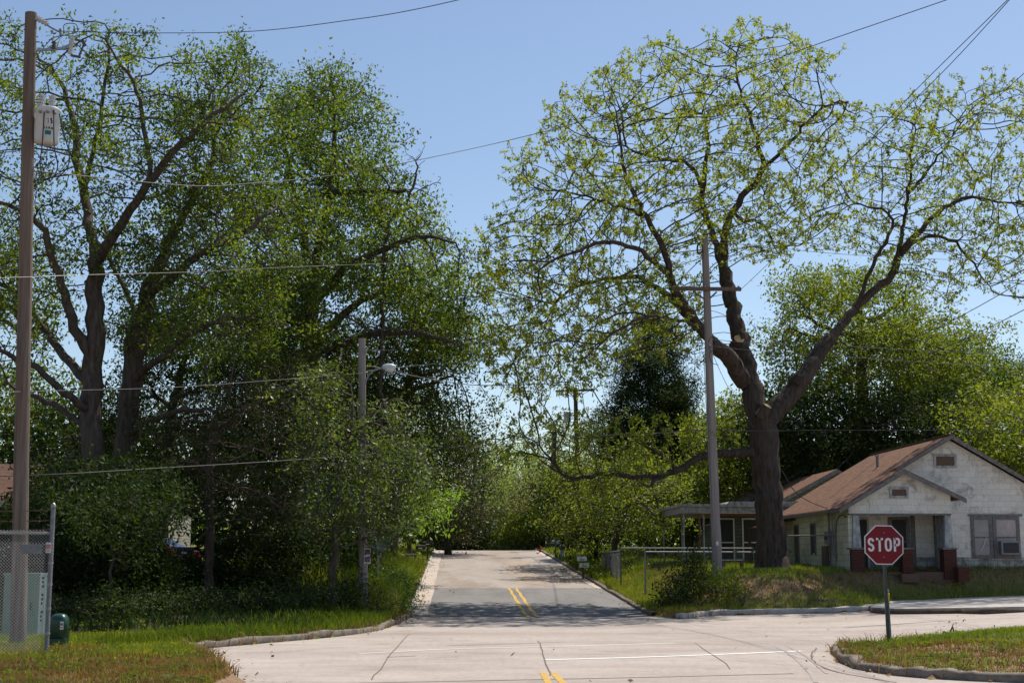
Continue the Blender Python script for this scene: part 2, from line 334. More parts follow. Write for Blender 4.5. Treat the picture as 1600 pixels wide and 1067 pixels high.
class MB:
    def __init__(s): s.v = []; s.f = []
    def add(s, vs, fs):
        n = len(s.v); s.v += [tuple(float(c) for c in p) for p in vs]; s.f += [tuple(n+i for i in f) for f in fs]; return s
    def box(s, x0, x1, y0, y1, z0, z1):
        return s.add([(x0,y0,z0),(x1,y0,z0),(x1,y1,z0),(x0,y1,z0),(x0,y0,z1),(x1,y0,z1),(x1,y1,z1),(x0,y1,z1)],
                     [(0,3,2,1),(4,5,6,7),(0,1,5,4),(1,2,6,5),(2,3,7,6),(3,0,4,7)])
    def tube(s, pts, r, n=8, caps=True):
        pts = [np.array(p, float) for p in pts]
        rr = r if isinstance(r, (list, tuple)) else [r]*len(pts)
        base = len(s.v); prev = None
        for i, p in enumerate(pts):
            d = pts[min(i+1, len(pts)-1)]-pts[max(i-1, 0)]; d = d/(np.linalg.norm(d)+1e-9)
            if prev is None:
                ref = np.array([0, 0, 1.]) if abs(d[2]) < .9 else np.array([1., 0, 0])
                u = np.cross(d, ref)
            else: u = prev-d*np.dot(prev, d)
            u = u/(np.linalg.norm(u)+1e-9); prev = u; w = np.cross(d, u)
            for k in range(n):
                a = 2*math.pi*k/n; q = p+rr[i]*(math.cos(a)*u+math.sin(a)*w); s.v.append(tuple(q))
        for i in range(len(pts)-1):
            for k in range(n):
                a = base+i*n+k; b = base+i*n+(k+1) % n
                s.f.append((a, b, b+n, a+n))
        if caps:
            s.f.append(tuple(base+k for k in range(n))[::-1]); s.f.append(tuple(base+(len(pts)-1)*n+k for k in range(n)))
        return s
    def lathe(s, cx, cy, prof, n=16):
        return s.tube([(cx, cy, z) for r, z in prof], [r for r, z in prof], n)
    def bar(s, a, b, w, h):
        """rectangular bar between two points, w horizontal, h vertical"""
        a = np.array(a, float); b = np.array(b, float); d = (b-a)/np.linalg.norm(b-a)
        ref = np.array([0, 0, 1.]) if abs(d[2]) < .95 else np.array([0, 1., 0])
        u = np.cross(d, ref); u /= np.linalg.norm(u); v = np.cross(u, d)
        vs = [p+sx*u*w/2+sy*v*h/2 for p in (a, b) for sx, sy in ((-1,-1),(1,-1),(1,1),(-1,1))]
        return s.add(vs, [(0,1,2,3),(7,6,5,4),(0,4,5,1),(1,5,6,2),(2,6,7,3),(3,7,4,0)])
    def prism(s, poly, y0, y1):
        """polygon in x,z extruded along y"""
        n = len(poly)
        return s.add([(x, y0, z) for x, z in poly]+[(x, y1, z) for x, z in poly],
                     [tuple(range(n)), tuple(range(2*n-1, n-1, -1))]+[(i, i+n, (i+1) % n+n, (i+1) % n) for i in range(n)])
    def build(s, name, m, parent=None, org=None, smooth=False, bevel=0, flip=True):
        me = bpy.data.meshes.new(name)
        o3 = np.array(org if org is not None else (0, 0, 0), float)
        me.from_pydata([tuple(np.array(p)-o3) for p in s.v], [], s.f)
        bm = bmesh.new(); bm.from_mesh(me)
        if flip: bmesh.ops.recalc_face_normals(bm, faces=bm.faces)
        bm.to_mesh(me); bm.free()
        if smooth: me.polygons.foreach_set('use_smooth', [True]*len(me.polygons))
        me.materials.append(m)
        o = bpy.data.objects.new(name, me); C.objects.link(o)
        if parent is not None: o.parent = parent
        elif org is not None: o.location = tuple(float(x) for x in org)
        if bevel:
            b = o.modifiers.new('bevel', 'BEVEL'); b.width = bevel; b.segments = 2; b.limit_method = 'ANGLE'
        return o

# ------------------------------------------------------------------ ground, roads
def axis(segs):
    out = []
    for a, b, s in segs: out += list(np.arange(a, b, s))
    return np.array(out+[segs[-1][1]])
gx = axis([(-900,-200,100), (-200,-60,14), (-60,-24,3), (-24,-9,.8), (-9,20,.24), (20,32,.8), (32,60,3), (60,200,14), (200,900,100)])
gy = axis([(-300,-20,40), (-20,14,4), (14,62,.24), (62,120,.9), (120,200,8), (200,1600,100)])
X, Y = np.meshgrid(gx, gy)
Z = ground(X, Y)
nx, ny = len(gx), len(gy)
idx = np.arange(nx*ny).reshape(ny, nx)
Fq = np.stack([idx[:-1,:-1], idx[:-1,1:], idx[1:,1:], idx[1:,:-1]], -1).reshape(-1, 4)
def ground_mat():
    m, t, b = mat('ground_soil_and_turf', .95, .1)
    at = N(t, 'ShaderNodeVertexColor'); at.layer_name = 'zone'
    sep = N(t, 'ShaderNodeSeparateColor'); t.links.new(at.outputs[0], sep.inputs[0])
    n = noise(t, 1.6, 7, .75); n2 = noise(t, 22, 4, .7)
    gr = ramp(t, n, [(.3, (.075,.10,.022)), (.5, (.11,.135,.03)), (.68, (.20,.16,.065))])
    dr = ramp(t, n2, [(.3, (.16,.095,.06)), (.7, (.34,.235,.15))])
    shaded_litter = ramp(t, n2, [(.3, (.022,.02,.012)), (.7, (.07,.055,.035))])  # leaf litter, its colour darkened to include the canopy's shade
    c = mix(t, gr, dr, sep.outputs[0]); c = mix(t, c, shaded_litter, sep.outputs[1])
    t.links.new(c, b.inputs['Base Color']); bump(t, b, n2, .6, .05); return m
M['ground'] = ground_mat()
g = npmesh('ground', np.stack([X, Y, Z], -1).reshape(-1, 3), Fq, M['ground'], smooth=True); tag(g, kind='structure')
DC = sdist(X, Y, conc); DS = sdist(X, Y, strt)
def dryness(x, y, dc, ds):
    """how bare or brown the turf is: 0 green, 1 dry"""
    midx = street_x(y, .5)-3.5
    d = np.minimum(dc, ds)
    n = fnoise(x, y, .8, 1)*.5+.5*fnoise(x, y, 2.3, 4)
    bank = np.exp(-((d-2.0)/.9)**2)*((x > midx) & (y > 38) & (x < 15)).astype(float)*sstep(3, 7, x)
    bank2 = np.exp(-((d-1.6)/1.3)**2)*((x > midx) & (y > 38) & (y < 70)).astype(float)*.55
    nearL = sstep(24.8, 21.4, y+.5*fnoise(x, y, 1.4, 9))*(x < 0)
    atfence = ((x < -6.7) & (y < 26)).astype(float)*.8
    nose_ = sstep(28.6, 25.0, y+.35*(x-6))*(x > 4)*.95
    return np.clip(np.maximum.reduce([bank, bank2, nearL*1.25, atfence, nose_])+.42*n, 0, 1)
def litter(x, y):  # litter zone, brought forward to where the thicket's shade begins
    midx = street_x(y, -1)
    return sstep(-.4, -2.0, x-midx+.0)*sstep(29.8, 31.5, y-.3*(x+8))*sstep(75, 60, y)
zone = np.zeros((ny, nx, 4)); zone[..., 3] = 1
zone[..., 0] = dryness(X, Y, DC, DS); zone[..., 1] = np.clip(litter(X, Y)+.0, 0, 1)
ca = g.data.color_attributes.new('zone', 'FLOAT_COLOR', 'POINT'); ca.data.foreach_set('color', zone.reshape(-1).astype(np.float32))

bm = bmesh.new()
vs = [bm.verts.new((x, y, 0)) for x, y in conc]; bm.faces.new(vs)
for xx in [6]+list(range(8, 60, 4)): 
    bmesh.ops.bisect_plane(bm, geom=bm.verts[:]+bm.edges[:]+bm.faces[:], plane_co=(xx, 0, 0), plane_no=(1, 0, 0))
for yy in (26, 28, 30, 32, 34, 36, 38):
    bmesh.ops.bisect_plane(bm, geom=bm.verts[:]+bm.edges[:]+bm.faces[:], plane_co=(0, yy, 0), plane_no=(0, 1, 0))
bmesh.ops.triangulate(bm, faces=bm.faces[:])
for v in bm.verts: v.co.z = float(zroad(v.co.x, v.co.y))
bmesh.ops.recalc_face_normals(bm, faces=bm.faces)
me = bpy.data.meshes.new('intersection_road'); bm.to_mesh(me); bm.free(); me.materials.append(M['concrete'])
o = bpy.data.objects.new('intersection_road', me); C.objects.link(o); tag(o, kind='structure')
if sum(p.normal.z for p in me.polygons) < 0: me.flip_normals()

def strip(name, y0, y1, xa, xb, dz, m, step=1.0, wob=0, seed=0):
    ys = np.append(np.arange(y0, y1, step), y1); V = []; 
    rr = np.random.RandomState(seed+3)
    for i, y in enumerate(ys):
        w = wob*rr.randn(2)
        for x in np.linspace(xa(y)+w[0], xb(y)+w[1], 5): V.append((x, y, float(zstreet(y))+dz))
    Fs = [(i*5+k, i*5+k+1, i*5+k+6, i*5+k+5) for i in range(len(ys)-1) for k in range(4)]
    return tag(npmesh(name, V, Fs, m), kind='structure')
eL = lambda y: street_x(y,-1); eR = lambda y: street_x(y,1)
strip('side_street', 43.2, 150, lambda y: eL(y)+(.0), lambda y: eR(y), .004, M['asphalt_old'])
# newer asphalt patch with a slightly ragged edge
strip('asphalt_patch', 43.0, 57.2, lambda y: eL(y)+.45, lambda y: eR(y)-.02, .009, M['asphalt'], .7, .03)
strip('street_gutter', 43.6, 120, lambda y: eL(y)+.0, lambda y: eL(y)+.52, .016, M['gutter'], 2, .015)
strip('street_gutter_far', 57.0, 120, lambda y: eR(y)-.30, lambda y: eR(y), .012, M['gutter'], 2, .03)
# worn clay-coloured centre wear on the old asphalt
strip('worn_patch', 60, 98, lambda y: eL(y)+4.0+.25*math.sin(y*.9), lambda y: eL(y)+5.3+.3*math.sin(y*.7+2), .009, asphalt('bare_base_course', (.36,.28,.225), (.44,.35,.28), (.30,.26,.24)), .8, .08)

def flat_strip(name, pts, w, dz, m, label=None, tz=None, struct=True):
    pts = [np.array(p[:2], float) for p in pts]; V = []
    for i, p in enumerate(pts):
        d = pts[min(i+1, len(pts)-1)]-pts[max(0, i-1)]; d /= np.linalg.norm(d); n = np.array([-d[1], d[0]])
        ww = w if np.isscalar(w) else w[i]
        for s in (-.5, .5):
            q = p+n*s*ww
            z = (zstreet(q[1]) if tz == 's' else zroad(q[0], q[1]))
            V.append((q[0], q[1], float(z)+dz))
    Fs = [(2*i, 2*i+1, 2*i+3, 2*i+2) for i in range(len(pts)-1)]
    o = npmesh(name, V, Fs, m); 
    return tag(o, kind='structure')
def dens(pts, n=6): return smooth(pts, n)
# centre line on the side street
yc = lambda y, k: .55+.0-.0405*(y-44)+k
for k in (-.14, .14):
    flat_strip('yellow_centre_line', [(yc(y, k)+.02*math.sin(y*2.1+k*9), y) for y in np.arange(41.9, 57.6, .7)], .11, .015, M['paint_y'], tz='s')
for u0, u1 in ((848, 858), (863, 882)):
    flat_strip('yellow_centre_line', [G(u0, 1050), G((u0+u1)/2, 1059), G(u1, 1069), G(u1+18, 1085)], .10, .005, M['paint_y'])
flat_strip('white_stop_line', dens([G(850,1030.5), G(1000,1026.5), G(1150,1021), G(1255,1016.5)]), .2, .005, M['paint_w'])
flat_strip('pale_seam', dens([G(560,1021), G(700,1014), G(850,1010), G(1100,1003), G(1280,998)]), .14, .0045, M['seam_pale'])
flat_strip('pale_seam', dens([G(480,1068.5), G(700,1064), G(1000,1058), G(1240,1052)]), .05, .0045, M['crack'])
rj = np.random.RandomState(5)
def crackline(pix, w=.025, jit=.02, seg=5):
    pts = dens([G(*p) for p in pix], seg); pts = [p+rj.randn(2)*jit for p in pts]
    return flat_strip('road_joint', pts, w, .0065, M['crack'])
crackline([(828,964),(832,985),(843,1005),(850,1028),(860,1055)], .022, .016, 6)
crackline([(640,990),(612,1020),(583,1062)], .02, .012)
crackline([(603,1026.5),(626,1025.5),(650,1024.5)], .05, .01)
crackline([(1035,980),(1080,1000),(1145,1045)], .014)
crackline([(380,1004+18),(520,1012),(640,1003)], .015)
crackline([(1275,1012),(1268,1024),(1275,1036),(1310,1050),(1400,1066)], .03, .01)
crackline([(980,985),(1200,973),(1500,960)], .02, .01)
flat_strip('tyre_mark', dens([G(1100,975), G(1165,992), G(1225,1016), G(1262,1046), G(1275,1066)]), .07, .0055, M['tyremark'])
flat_strip('tyre_mark', dens([G(1118,974), G(1185,992), G(1248,1018), G(1292,1052)]), .05, .0055, M['tyremark'])
flat_strip('tyre_mark', dens([G(700,1008), G(900,1002), G(1250,985), G(1500,968)]), .10, .0052, M['tyremark'])

def curb(name, pts, m, w=.17, h=.14, zf=None, side=1, hj=.012, top=None):
    """closed profile swept along a polyline; side +1 puts it to the left of the walk direction"""
    pts = [np.array(p[:2], float) for p in pts]; V = []; zf = zf or (lambda x, y: float(zroad(x, y)))
    rr = np.random.RandomState(len(pts))
    prof = [(0, -.1), (0, h-.03), (.03, h), (w, h+.005), (w, -.1)]
    for i, p in enumerate(pts):
        d = pts[min(i+1, len(pts)-1)]-pts[max(0, i-1)]; d /= np.linalg.norm(d); n = np.array([-d[1], d[0]])*side
        z = zf(p[0], p[1]); j = rr.randn()*hj
        for a, b in prof: V.append((p[0]+n[0]*(a+j), p[1]+n[1]*(a+j), z+b+(j if b > 0 else 0)))
    k = len(prof); Fs = [(i*k+a, i*k+(a+1) % k, (i+1)*k+(a+1) % k, (i+1)*k+a) for i in range(len(pts)-1) for a in range(k)]
    o = npmesh(name, V, Fs, m)
    bm = bmesh.new(); bm.from_mesh(o.data); bmesh.ops.recalc_face_normals(bm, faces=bm.faces); bm.to_mesh(o.data); bm.free()
    return tag(o, kind='structure')
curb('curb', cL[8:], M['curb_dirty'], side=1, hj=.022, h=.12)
curb('curb', cR[6:], M['curb'], side=1, w=.2, h=.16)
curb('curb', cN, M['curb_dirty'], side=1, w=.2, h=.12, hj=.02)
zs_ = lambda x, y: float(zstreet(y))
curb('curb', [(eL(y), y) for y in np.arange(44, 112, 1.5)], M['curb'], zf=zs_, side=1, w=.14, h=.09)
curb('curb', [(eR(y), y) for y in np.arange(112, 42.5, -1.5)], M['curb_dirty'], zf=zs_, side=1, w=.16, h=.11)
# raised concrete ledge at the far kerb, right
lp = [G(1358,952), G(1362,956.5), G(1400,959), G(1500,958), G(1600,956), (x9+8, y9-.6), (x9+8, y9+.4), G(1600,940), G(1500,944), G(1420,949)]
V = [(x, y, float(zroad(x, y))-.03) for x, y in lp]+[(x, y, float(zroad(x, y))+.16) for x, y in lp]
b_ = MB(); n_ = len(lp); b_.add(V, [tuple(range(n_)), tuple(range(n_, 2*n_))]+[(i, (i+1) % n_, (i+1) % n_+n_, i+n_) for i in range(n_)])
tag(b_.build('concrete_apron', M['curb'], bevel=.02), kind='structure')
curb('apron_shade_strip', dens([np.array(q) for q in lp[1:6]], 3), noisy('shade_dark_concrete', (.05,.035,.025), (.14,.10,.07), 5), side=-1, w=.05, h=.12)  # dark strip that paints the shade on the ledge side facing the camera

# ------------------------------------------------------------------ grass and weeds
def blades(name, pts, h, w, m, rs, lean=.35, kind='stuff', label=None, cat=None):
    n = len(pts); a = rs.rand(n)*2*math.pi; la = rs.rand(n)*2*math.pi
    hh = h*(.55+.8*rs.rand(n)) if np.isscalar(h) else h*(.6+.7*rs.rand(n)); ww = w*(.7+.6*rs.rand(n))
    side = np.stack([np.cos(a), np.sin(a), np.zeros(n)], -1)*ww[:, None]/2
    ln = lean*rs.rand(n)*hh*1.3
    tip = pts+np.stack([np.cos(la)*ln, np.sin(la)*ln, hh], -1)
    midp = pts+np.stack([np.cos(la)*ln*.3, np.sin(la)*ln*.3, hh*.55], -1)
    V = np.stack([pts-side, pts+side, midp+side*.8, tip, midp-side*.8], 1).reshape(-1, 3)
    i = np.arange(n)[:, None]*5
    Fs = np.concatenate([i+np.array([[0, 1, 2, 4]]), ], 0)
    T = i+np.array([[4, 2, 3, 3]])
    me_f = np.concatenate([Fs, i+np.array([[4, 2, 3, 4]])])  # placeholder
    # quads + triangles
    me = bpy.data.meshes.new(name)
    me.vertices.add(len(V)); me.vertices.foreach_set('co', V.astype(np.float32).ravel())
    q = (i+np.array([[0, 1, 2, 4]])); tr = (i+np.array([[4, 2, 3]]))
    loops = np.concatenate([q, tr], 1).ravel().astype(np.int32)
    starts = (np.arange(n)[:, None]*7+np.array([[0, 4]])).ravel().astype(np.int32)
    me.loops.add(len(loops)); me.loops.foreach_set('vertex_index', loops)
    me.polygons.add(len(starts)); me.polygons.foreach_set('loop_start', starts)
    me.update(calc_edges=True); me.materials.append(m)
    o = bpy.data.objects.new(name, me); C.objects.link(o)
    return tag(o, label, cat, kind=kind)
def scatter(n, x0, x1, y0, y1, rs, keep=None, dmin=.12):
    x = rs.uniform(x0, x1, n); y = rs.uniform(y0, y1, n)
    dc = sdist(x, y, conc); ds = sdist(x, y, strt); d = np.minimum(dc, ds)
    k = d > dmin
    # in view only (with margin)
    k &= np.abs(x/np.maximum(y, 1)) < .45
    x, y, dc, ds = x[k], y[k], dc[k], ds[k]
    if keep is not None:
        kk = keep(x, y, dc, ds); x, y, dc, ds = x[kk], y[kk], dc[kk], ds[kk]
    z = ground(x, y)
    return np.stack([x, y, z-.01], -1), dc, ds
rs = np.random.RandomState(11)
def leaves_flat(c, rs, size):
    n = len(c); a = rs.rand(n)*6.283; d = np.stack([np.cos(a), np.sin(a), .35*rs.randn(n)], -1); s_ = np.stack([-np.sin(a), np.cos(a), .35*rs.randn(n)], -1)
    L = (size*(.5+rs.rand(n)))[:, None]
    return np.stack([c, c+d*L*.5+s_*L*.3, c+d*L, c+d*L*.5-s_*L*.3], 1).reshape(-1, 3), np.arange(n*4).reshape(n, 4)
def split(p, dc, ds, rs):
    dr = dryness(p[:, 0], p[:, 1], dc, ds); return rs.rand(len(p)) < dr*.95
# near left lawn
p, dc, ds = scatter(130000, -11, -2.5, 15.5, 34, rs, lambda x, y, dc, ds: (rs.rand(len(x)) > sstep(29.0, 31.2, y-.3*(x+8))) | (dc < .9))
d_ = split(p, dc, ds, rs)
blades('lawn_grass', p[~d_], .13, .012, M['grass'], rs, label='green grass at the foot of the fence in the near left corner', cat='grass')
blades('dry_grass', p[d_], .085, .012, M['straw'], rs, .8, label='dry brown grass in the near left corner', cat='grass')
# near right nose
p, dc, ds = scatter(100000, 5, 16, 15.5, 34.5, rs)
d_ = split(p, dc, ds, rs)
blades('lawn_grass', p[~d_], .11, .012, M['grass'], rs, label='green grass on the mound behind the stop sign', cat='grass')
blades('dry_grass', p[d_], .07, .012, M['straw'], rs, .8, label='dry brown grass along the curb by the stop sign', cat='grass')
# far bank and right yard
p, dc, ds = scatter(150000, 1, 26, 40, 62, rs)
d_ = split(p, dc, ds, rs)
blades('lawn_grass', p[~d_], .17, .02, M['grass'], rs, label='green grass on the bank and yard of the white house', cat='grass')
blades('dry_grass', p[d_], .10, .02, M['straw'], rs, .8, label='dry grass on the eroded bank below the white house', cat='grass')
p, dc, ds = scatter(60000, -14, 14, 62, 108, rs, lambda x, y, dc, ds: ds < 10)
blades('lawn_grass', p, .16, .035, M['grass'], rs, label='sunlit verge grass along both sides of the far street', cat='grass')
# left verge tall weeds near the street light
p, dc, ds = scatter(90000, -9, -2.6, 36, 62, rs, lambda x, y, dc, ds: (ds < 3.6) & (rs.rand(len(x)) < np.exp(-((ds-1.5)/1.6)**2)), dmin=.25)
blades('tall_weeds', p, .85, .03, M['grass'], rs, .5, label='tall green weeds beside the left curb of the street', cat='weeds')
f_ = p[::6]+np.stack([rs.randn(len(p[::6]))*.05, rs.randn(len(p[::6]))*.05, .35+.35*rs.rand(len(p[::6]))], -1)
blades('weed_flowers', f_, .07, .06, M['flower'], rs, .8, label='pale wildflower heads among the tall weeds by the left curb', cat='wildflowers')
# left verge grass between curb and thicket
p, dc, ds = scatter(90000, -13, -2.6, 26, 38, rs, lambda x, y, dc, ds: (dc < 4.0) & (y > 26+.0*x) & (rs.rand(len(x)) < np.exp(-((dc-.4)/1.25)**2)*(.55+.45*fnoise(x, y, 1.5, 2))))
blades('verge_grass', p, .24, .018, M['weeds'], rs, .6, label='green verge grass between the left curb and the dark thicket', cat='grass')
# scattered blades on the dark floor
p, dc, ds = scatter(34000, -22, -4, 31, 62, rs)
blades('undergrowth', p, .22, .04, M['oak_dark'], rs, .7, label='dark undergrowth on the shaded floor of the thicket', cat='undergrowth')
# yellow flowers in near-left lawn
p, dc, ds = scatter(700, -10, -4.2, 22, 32, rs)
p[:, 2] += .12
blades('yellow_flowers', p, .025, .02, M['yellow_flower'], rs, .8, label='tiny yellow flowers in the near left lawn', cat='wildflowers')
# curb weeds, little tufts in the gutter
p, dc, ds = scatter(60000, -5, 8, 40, 75, rs, lambda x, y, dc, ds: (ds < .5) & (rs.rand(len(x)) < .5*(1+fnoise(x, y, 2.5, 3))), dmin=.02)
blades('curb_weeds', p, .10, .02, M['straw'], rs, .9, label='dry weeds growing along the street curbs', cat='weeds')
p, dc, ds = scatter(90000, -8, 8, 20, 44, rs, lambda x, y, dc, ds: (dc < .28) & (rs.rand(len(x)) < .5+.6*fnoise(x, y, 1.7, 5)), dmin=-.06)
p[:, 2] = np.maximum(p[:, 2], .0)
blades('kerb_grass', p, .17, .018, M['straw'], rs, 1.0, label='dry and green grass hanging over the near curbs', cat='grass')
# bluish-white flowers by right verge
p, dc, ds = scatter(9000, -1, 6, 60, 76, rs, lambda x, y, dc, ds: (ds < 4) & (x > 0))
blades('tall_weeds', p, .35, .04, M['weeds'], rs, .7, label='tall weeds on the right verge beside the mailboxes', cat='weeds')
p[:, 2] += .25
blades('weed_flowers', p[::4], .05, .05, M['flower'], rs, .8, label='white wildflowers on the right verge beside the mailboxes', cat='wildflowers')
# dirt rubble on the bank
x = rs.uniform(6.5, 14.5, 260); y = np.interp(x, [6, 11, 15], [43.4, 44.6, 45.2])+rs.randn(260)*.28
b_ = MB()
for a, c in zip(x, y):
    s = .02+.07*rs.rand()**2; z = float(ground(a, c)); q = rs.randn(6, 3)*.3+1
    vs = [(a+s*q[0,0],c,z),(a-s*q[1,0],c,z),(a,c+s*q[2,0],z),(a,c-s*q[3,0],z),(a,c,z+s*.8*q[4,0]),(a,c,z-s)]
    b_.add(vs, [(0,2,4),(2,1,4),(1,3,4),(3,0,4),(2,0,5),(1,2,5),(3,1,5),(0,3,5)])
o = b_.build('bank_rubble', M['rock']); tag(o, 'broken clay and stones on the eroded bank', 'rubble', kind='stuff')

# fallen leaves on the pavement edges
x = rs.uniform(-12, 14, 60000); y = rs.uniform(17, 80, 60000)
dc = sdist(x, y, conc); ds = sdist(x, y, strt); d = np.minimum(dc, ds)
k = (d < -.02) & (rs.rand(len(x)) < np.exp(d/.28)*.35+.004) & (np.abs(x/y) < .42); x, y, dc, ds = x[k], y[k], dc[k], ds[k]
z = np.where(ds < dc, zstreet(y), zroad(x, y))+.022
V, Fs = leaves_flat(np.stack([x, y, z], -1), rs, .07)
tag(npmesh('fallen_leaves', V, Fs, M['litter']), 'dry brown leaves gathered along the pavement edges', 'fallen leaves', kind='stuff')
for nm, (x0, x1, y0, y1), m_, lab in (('broadleaf_weeds', (-11,-2.6,17,33), 'weeds', 'low broad-leaved weeds in the near left lawn'), ('broadleaf_weeds', (5,15,17,33), 'weeds', 'low broad-leaved weeds on the near right mound'), ('broadleaf_weeds', (1,24,40,56), 'weeds', 'leafy weeds on the bank below the house')):
    p, dc, ds = scatter(9000, x0, x1, y0, y1, rs, lambda x, y, dc, ds: fnoise(x, y, 1.9, 6) > .05)
    p[:, 2] += .05
    V, Fs = leaves_flat(np.repeat(p, 4, 0)+rs.randn(len(p)*4, 3)*np.array([.05, .05, .02]), rs, .065)
    tag(npmesh(nm, V, Fs, M[m_]), lab, 'weeds', kind='stuff')

# ------------------------------------------------------------------ trees
def inpoly(u, v, poly): return sdist(u, v, poly)
def crown_pts(poly, Y, n, depth, rs, yshift=0, gap=.0, gs=.02):
    poly = np.array(poly, float); lo = poly.min(0); hi = poly.max(0); out = []; tot = 0
    dmax = None
    while tot < n:
        u = rs.uniform(lo[0], hi[0], n*2); v = rs.uniform(lo[1], hi[1], n*2)
        d = -inpoly(u, v, poly)
        if dmax is None: dmax = d.max()
        k = d > 0; u, v, d = u[k], v[k], d[k]
        t = np.sqrt(np.clip(d/dmax, 0, 1)*(2-np.clip(d/dmax, 0, 1)))
        dy = depth*t*rs.uniform(-1, 1, len(u))
        if gap > 0:
            g_ = fnoise(u, v, gs, 3+Y)+.6*fnoise(dy*30, u+v, gs, 8)
            k = g_ > (gap*2-1)*.8; u, v, dy = u[k], v[k], dy[k]
        Yp = Y+yshift+dy
        a = (u-800)/F; b = -(v-533.5)/F; kk = Yp/(cp-b*sp)
        out.append(np.stack([a*kk, Yp, EYE+(sp+b*cp)*kk], -1)); tot += len(u)
    o_ = np.concatenate(out)[:n]
    k = max(4, n//CK); c = o_[:k]; q = rs.rand(n) < CLUST; q[:k] = False
    j = rs.randint(0, k, q.sum()); sg = CSIG*np.sqrt(Y/50.)*min(1, depth/4.5)
    o_[q] = c[j]+rs.randn(q.sum(), 3)*np.array([sg, sg, sg*CZ])
    return o_
CLUST = .88; CSIG = .72; CK = 44; CZ = .5
def colonize(P0, par, attr, step, kill, infl, iters, rs, jit=.18, grav=0.):
    pos = list(P0); par = list(par); A = attr.copy(); n = len(A)
    Nn = np.array(pos); 
    nd = np.full(n, 1e9); ni = np.zeros(n, int)
    for i in range(0, len(Nn), 200):
        D = np.linalg.norm(A[:, None]-Nn[None, i:i+200], axis=2); j = D.argmin(1); dm = D[np.arange(n), j]
        k = dm < nd; nd[k] = dm[k]; ni[k] = j[k]+i
    alive = nd > kill; I = infl; cnt = {}
    for it in range(iters):
        act = alive & (nd < I)
        if act.sum() < 5:
            I *= 1.5
            if not alive.any() or I > 80: break
            continue
        spawn = np.zeros(0, int) if it == 0 else spawn
        if len(spawn) < len(Nn): spawn = np.concatenate([spawn, np.zeros(len(Nn)-len(spawn), int)])
        bad = act & (spawn[ni] >= 4)
        if bad.any():
            alive &= ~bad; act = act & ~bad
            if not act.any(): continue
        idx = ni[act]; spawn[np.unique(idx)] += 1; un, inv = np.unique(idx, return_inverse=True)
        Nn = np.array(pos) if it == 0 else Nn
        vec = A[act]-Nn[idx]; vec /= np.linalg.norm(vec, axis=1)[:, None]+1e-9
        S = np.zeros((len(un), 3)); np.add.at(S, inv, vec)
        S /= np.linalg.norm(S, axis=1)[:, None]+1e-9
        pu = np.array(par)[un]; mo = Nn[un]-Nn[np.maximum(pu, 0)]; ml = np.linalg.norm(mo, axis=1)[:, None]; S += .38*mo/(ml+1e-6)*(pu >= 0)[:, None]*(ml > 1e-4)
        S += rs.randn(len(un), 3)*jit; S[:, 2] += grav
        S /= np.linalg.norm(S, axis=1)[:, None]
        new = Nn[un]+S*step
        base = len(Nn); Nn = np.concatenate([Nn, new]); par += list(un)
        ai = np.where(alive)[0]
        for s in range(0, len(ai), 1500):
            q = ai[s:s+1500]
            D = ((A[q][:, None]-new[None])**2).sum(2); j = D.argmin(1); dm = np.sqrt(D[np.arange(len(q)), j])
            k = dm < nd[q]; nd[q[k]] = dm[k]; ni[q[k]] = j[k]+base
        alive &= nd > kill
        if len(Nn) > 60000: break
    return Nn, np.array(par)
def leaves_at(pos, rs, per, size, spread, aspect=.45, droop=.3, mode='random'):
    n = len(pos)*per; c = np.repeat(pos, per, 0)
    off = rs.randn(n, 3)*spread; c = c+off
    if mode == 'droop':
        d = rs.randn(n, 3)*.55; d[:, 2] -= 1.0
    elif mode == 'hang':
        d = rs.randn(n, 3)*1.; d[:, 2] -= .45
    else: d = rs.randn(n, 3); d[:, 2] -= droop
    d /= np.linalg.norm(d, axis=1)[:, None]
    r = rs.randn(n, 3)*.55; r[:, 2] += 1.; s = np.cross(d, r); s /= np.linalg.norm(s, axis=1)[:, None]+1e-9
    nn = np.cross(d, s)
    L = size*(.6+.8*rs.rand(n))[:, None]; Wd = L*aspect*.5
    V = np.stack([c, c+d*L*.5+s*Wd+nn*L*.06, c+d*L-nn*L*.1, c+d*L*.45-s*Wd+nn*L*.06], 1).reshape(-1, 3)
    Fs = np.arange(n*4).reshape(n, 4)
    return V, Fs
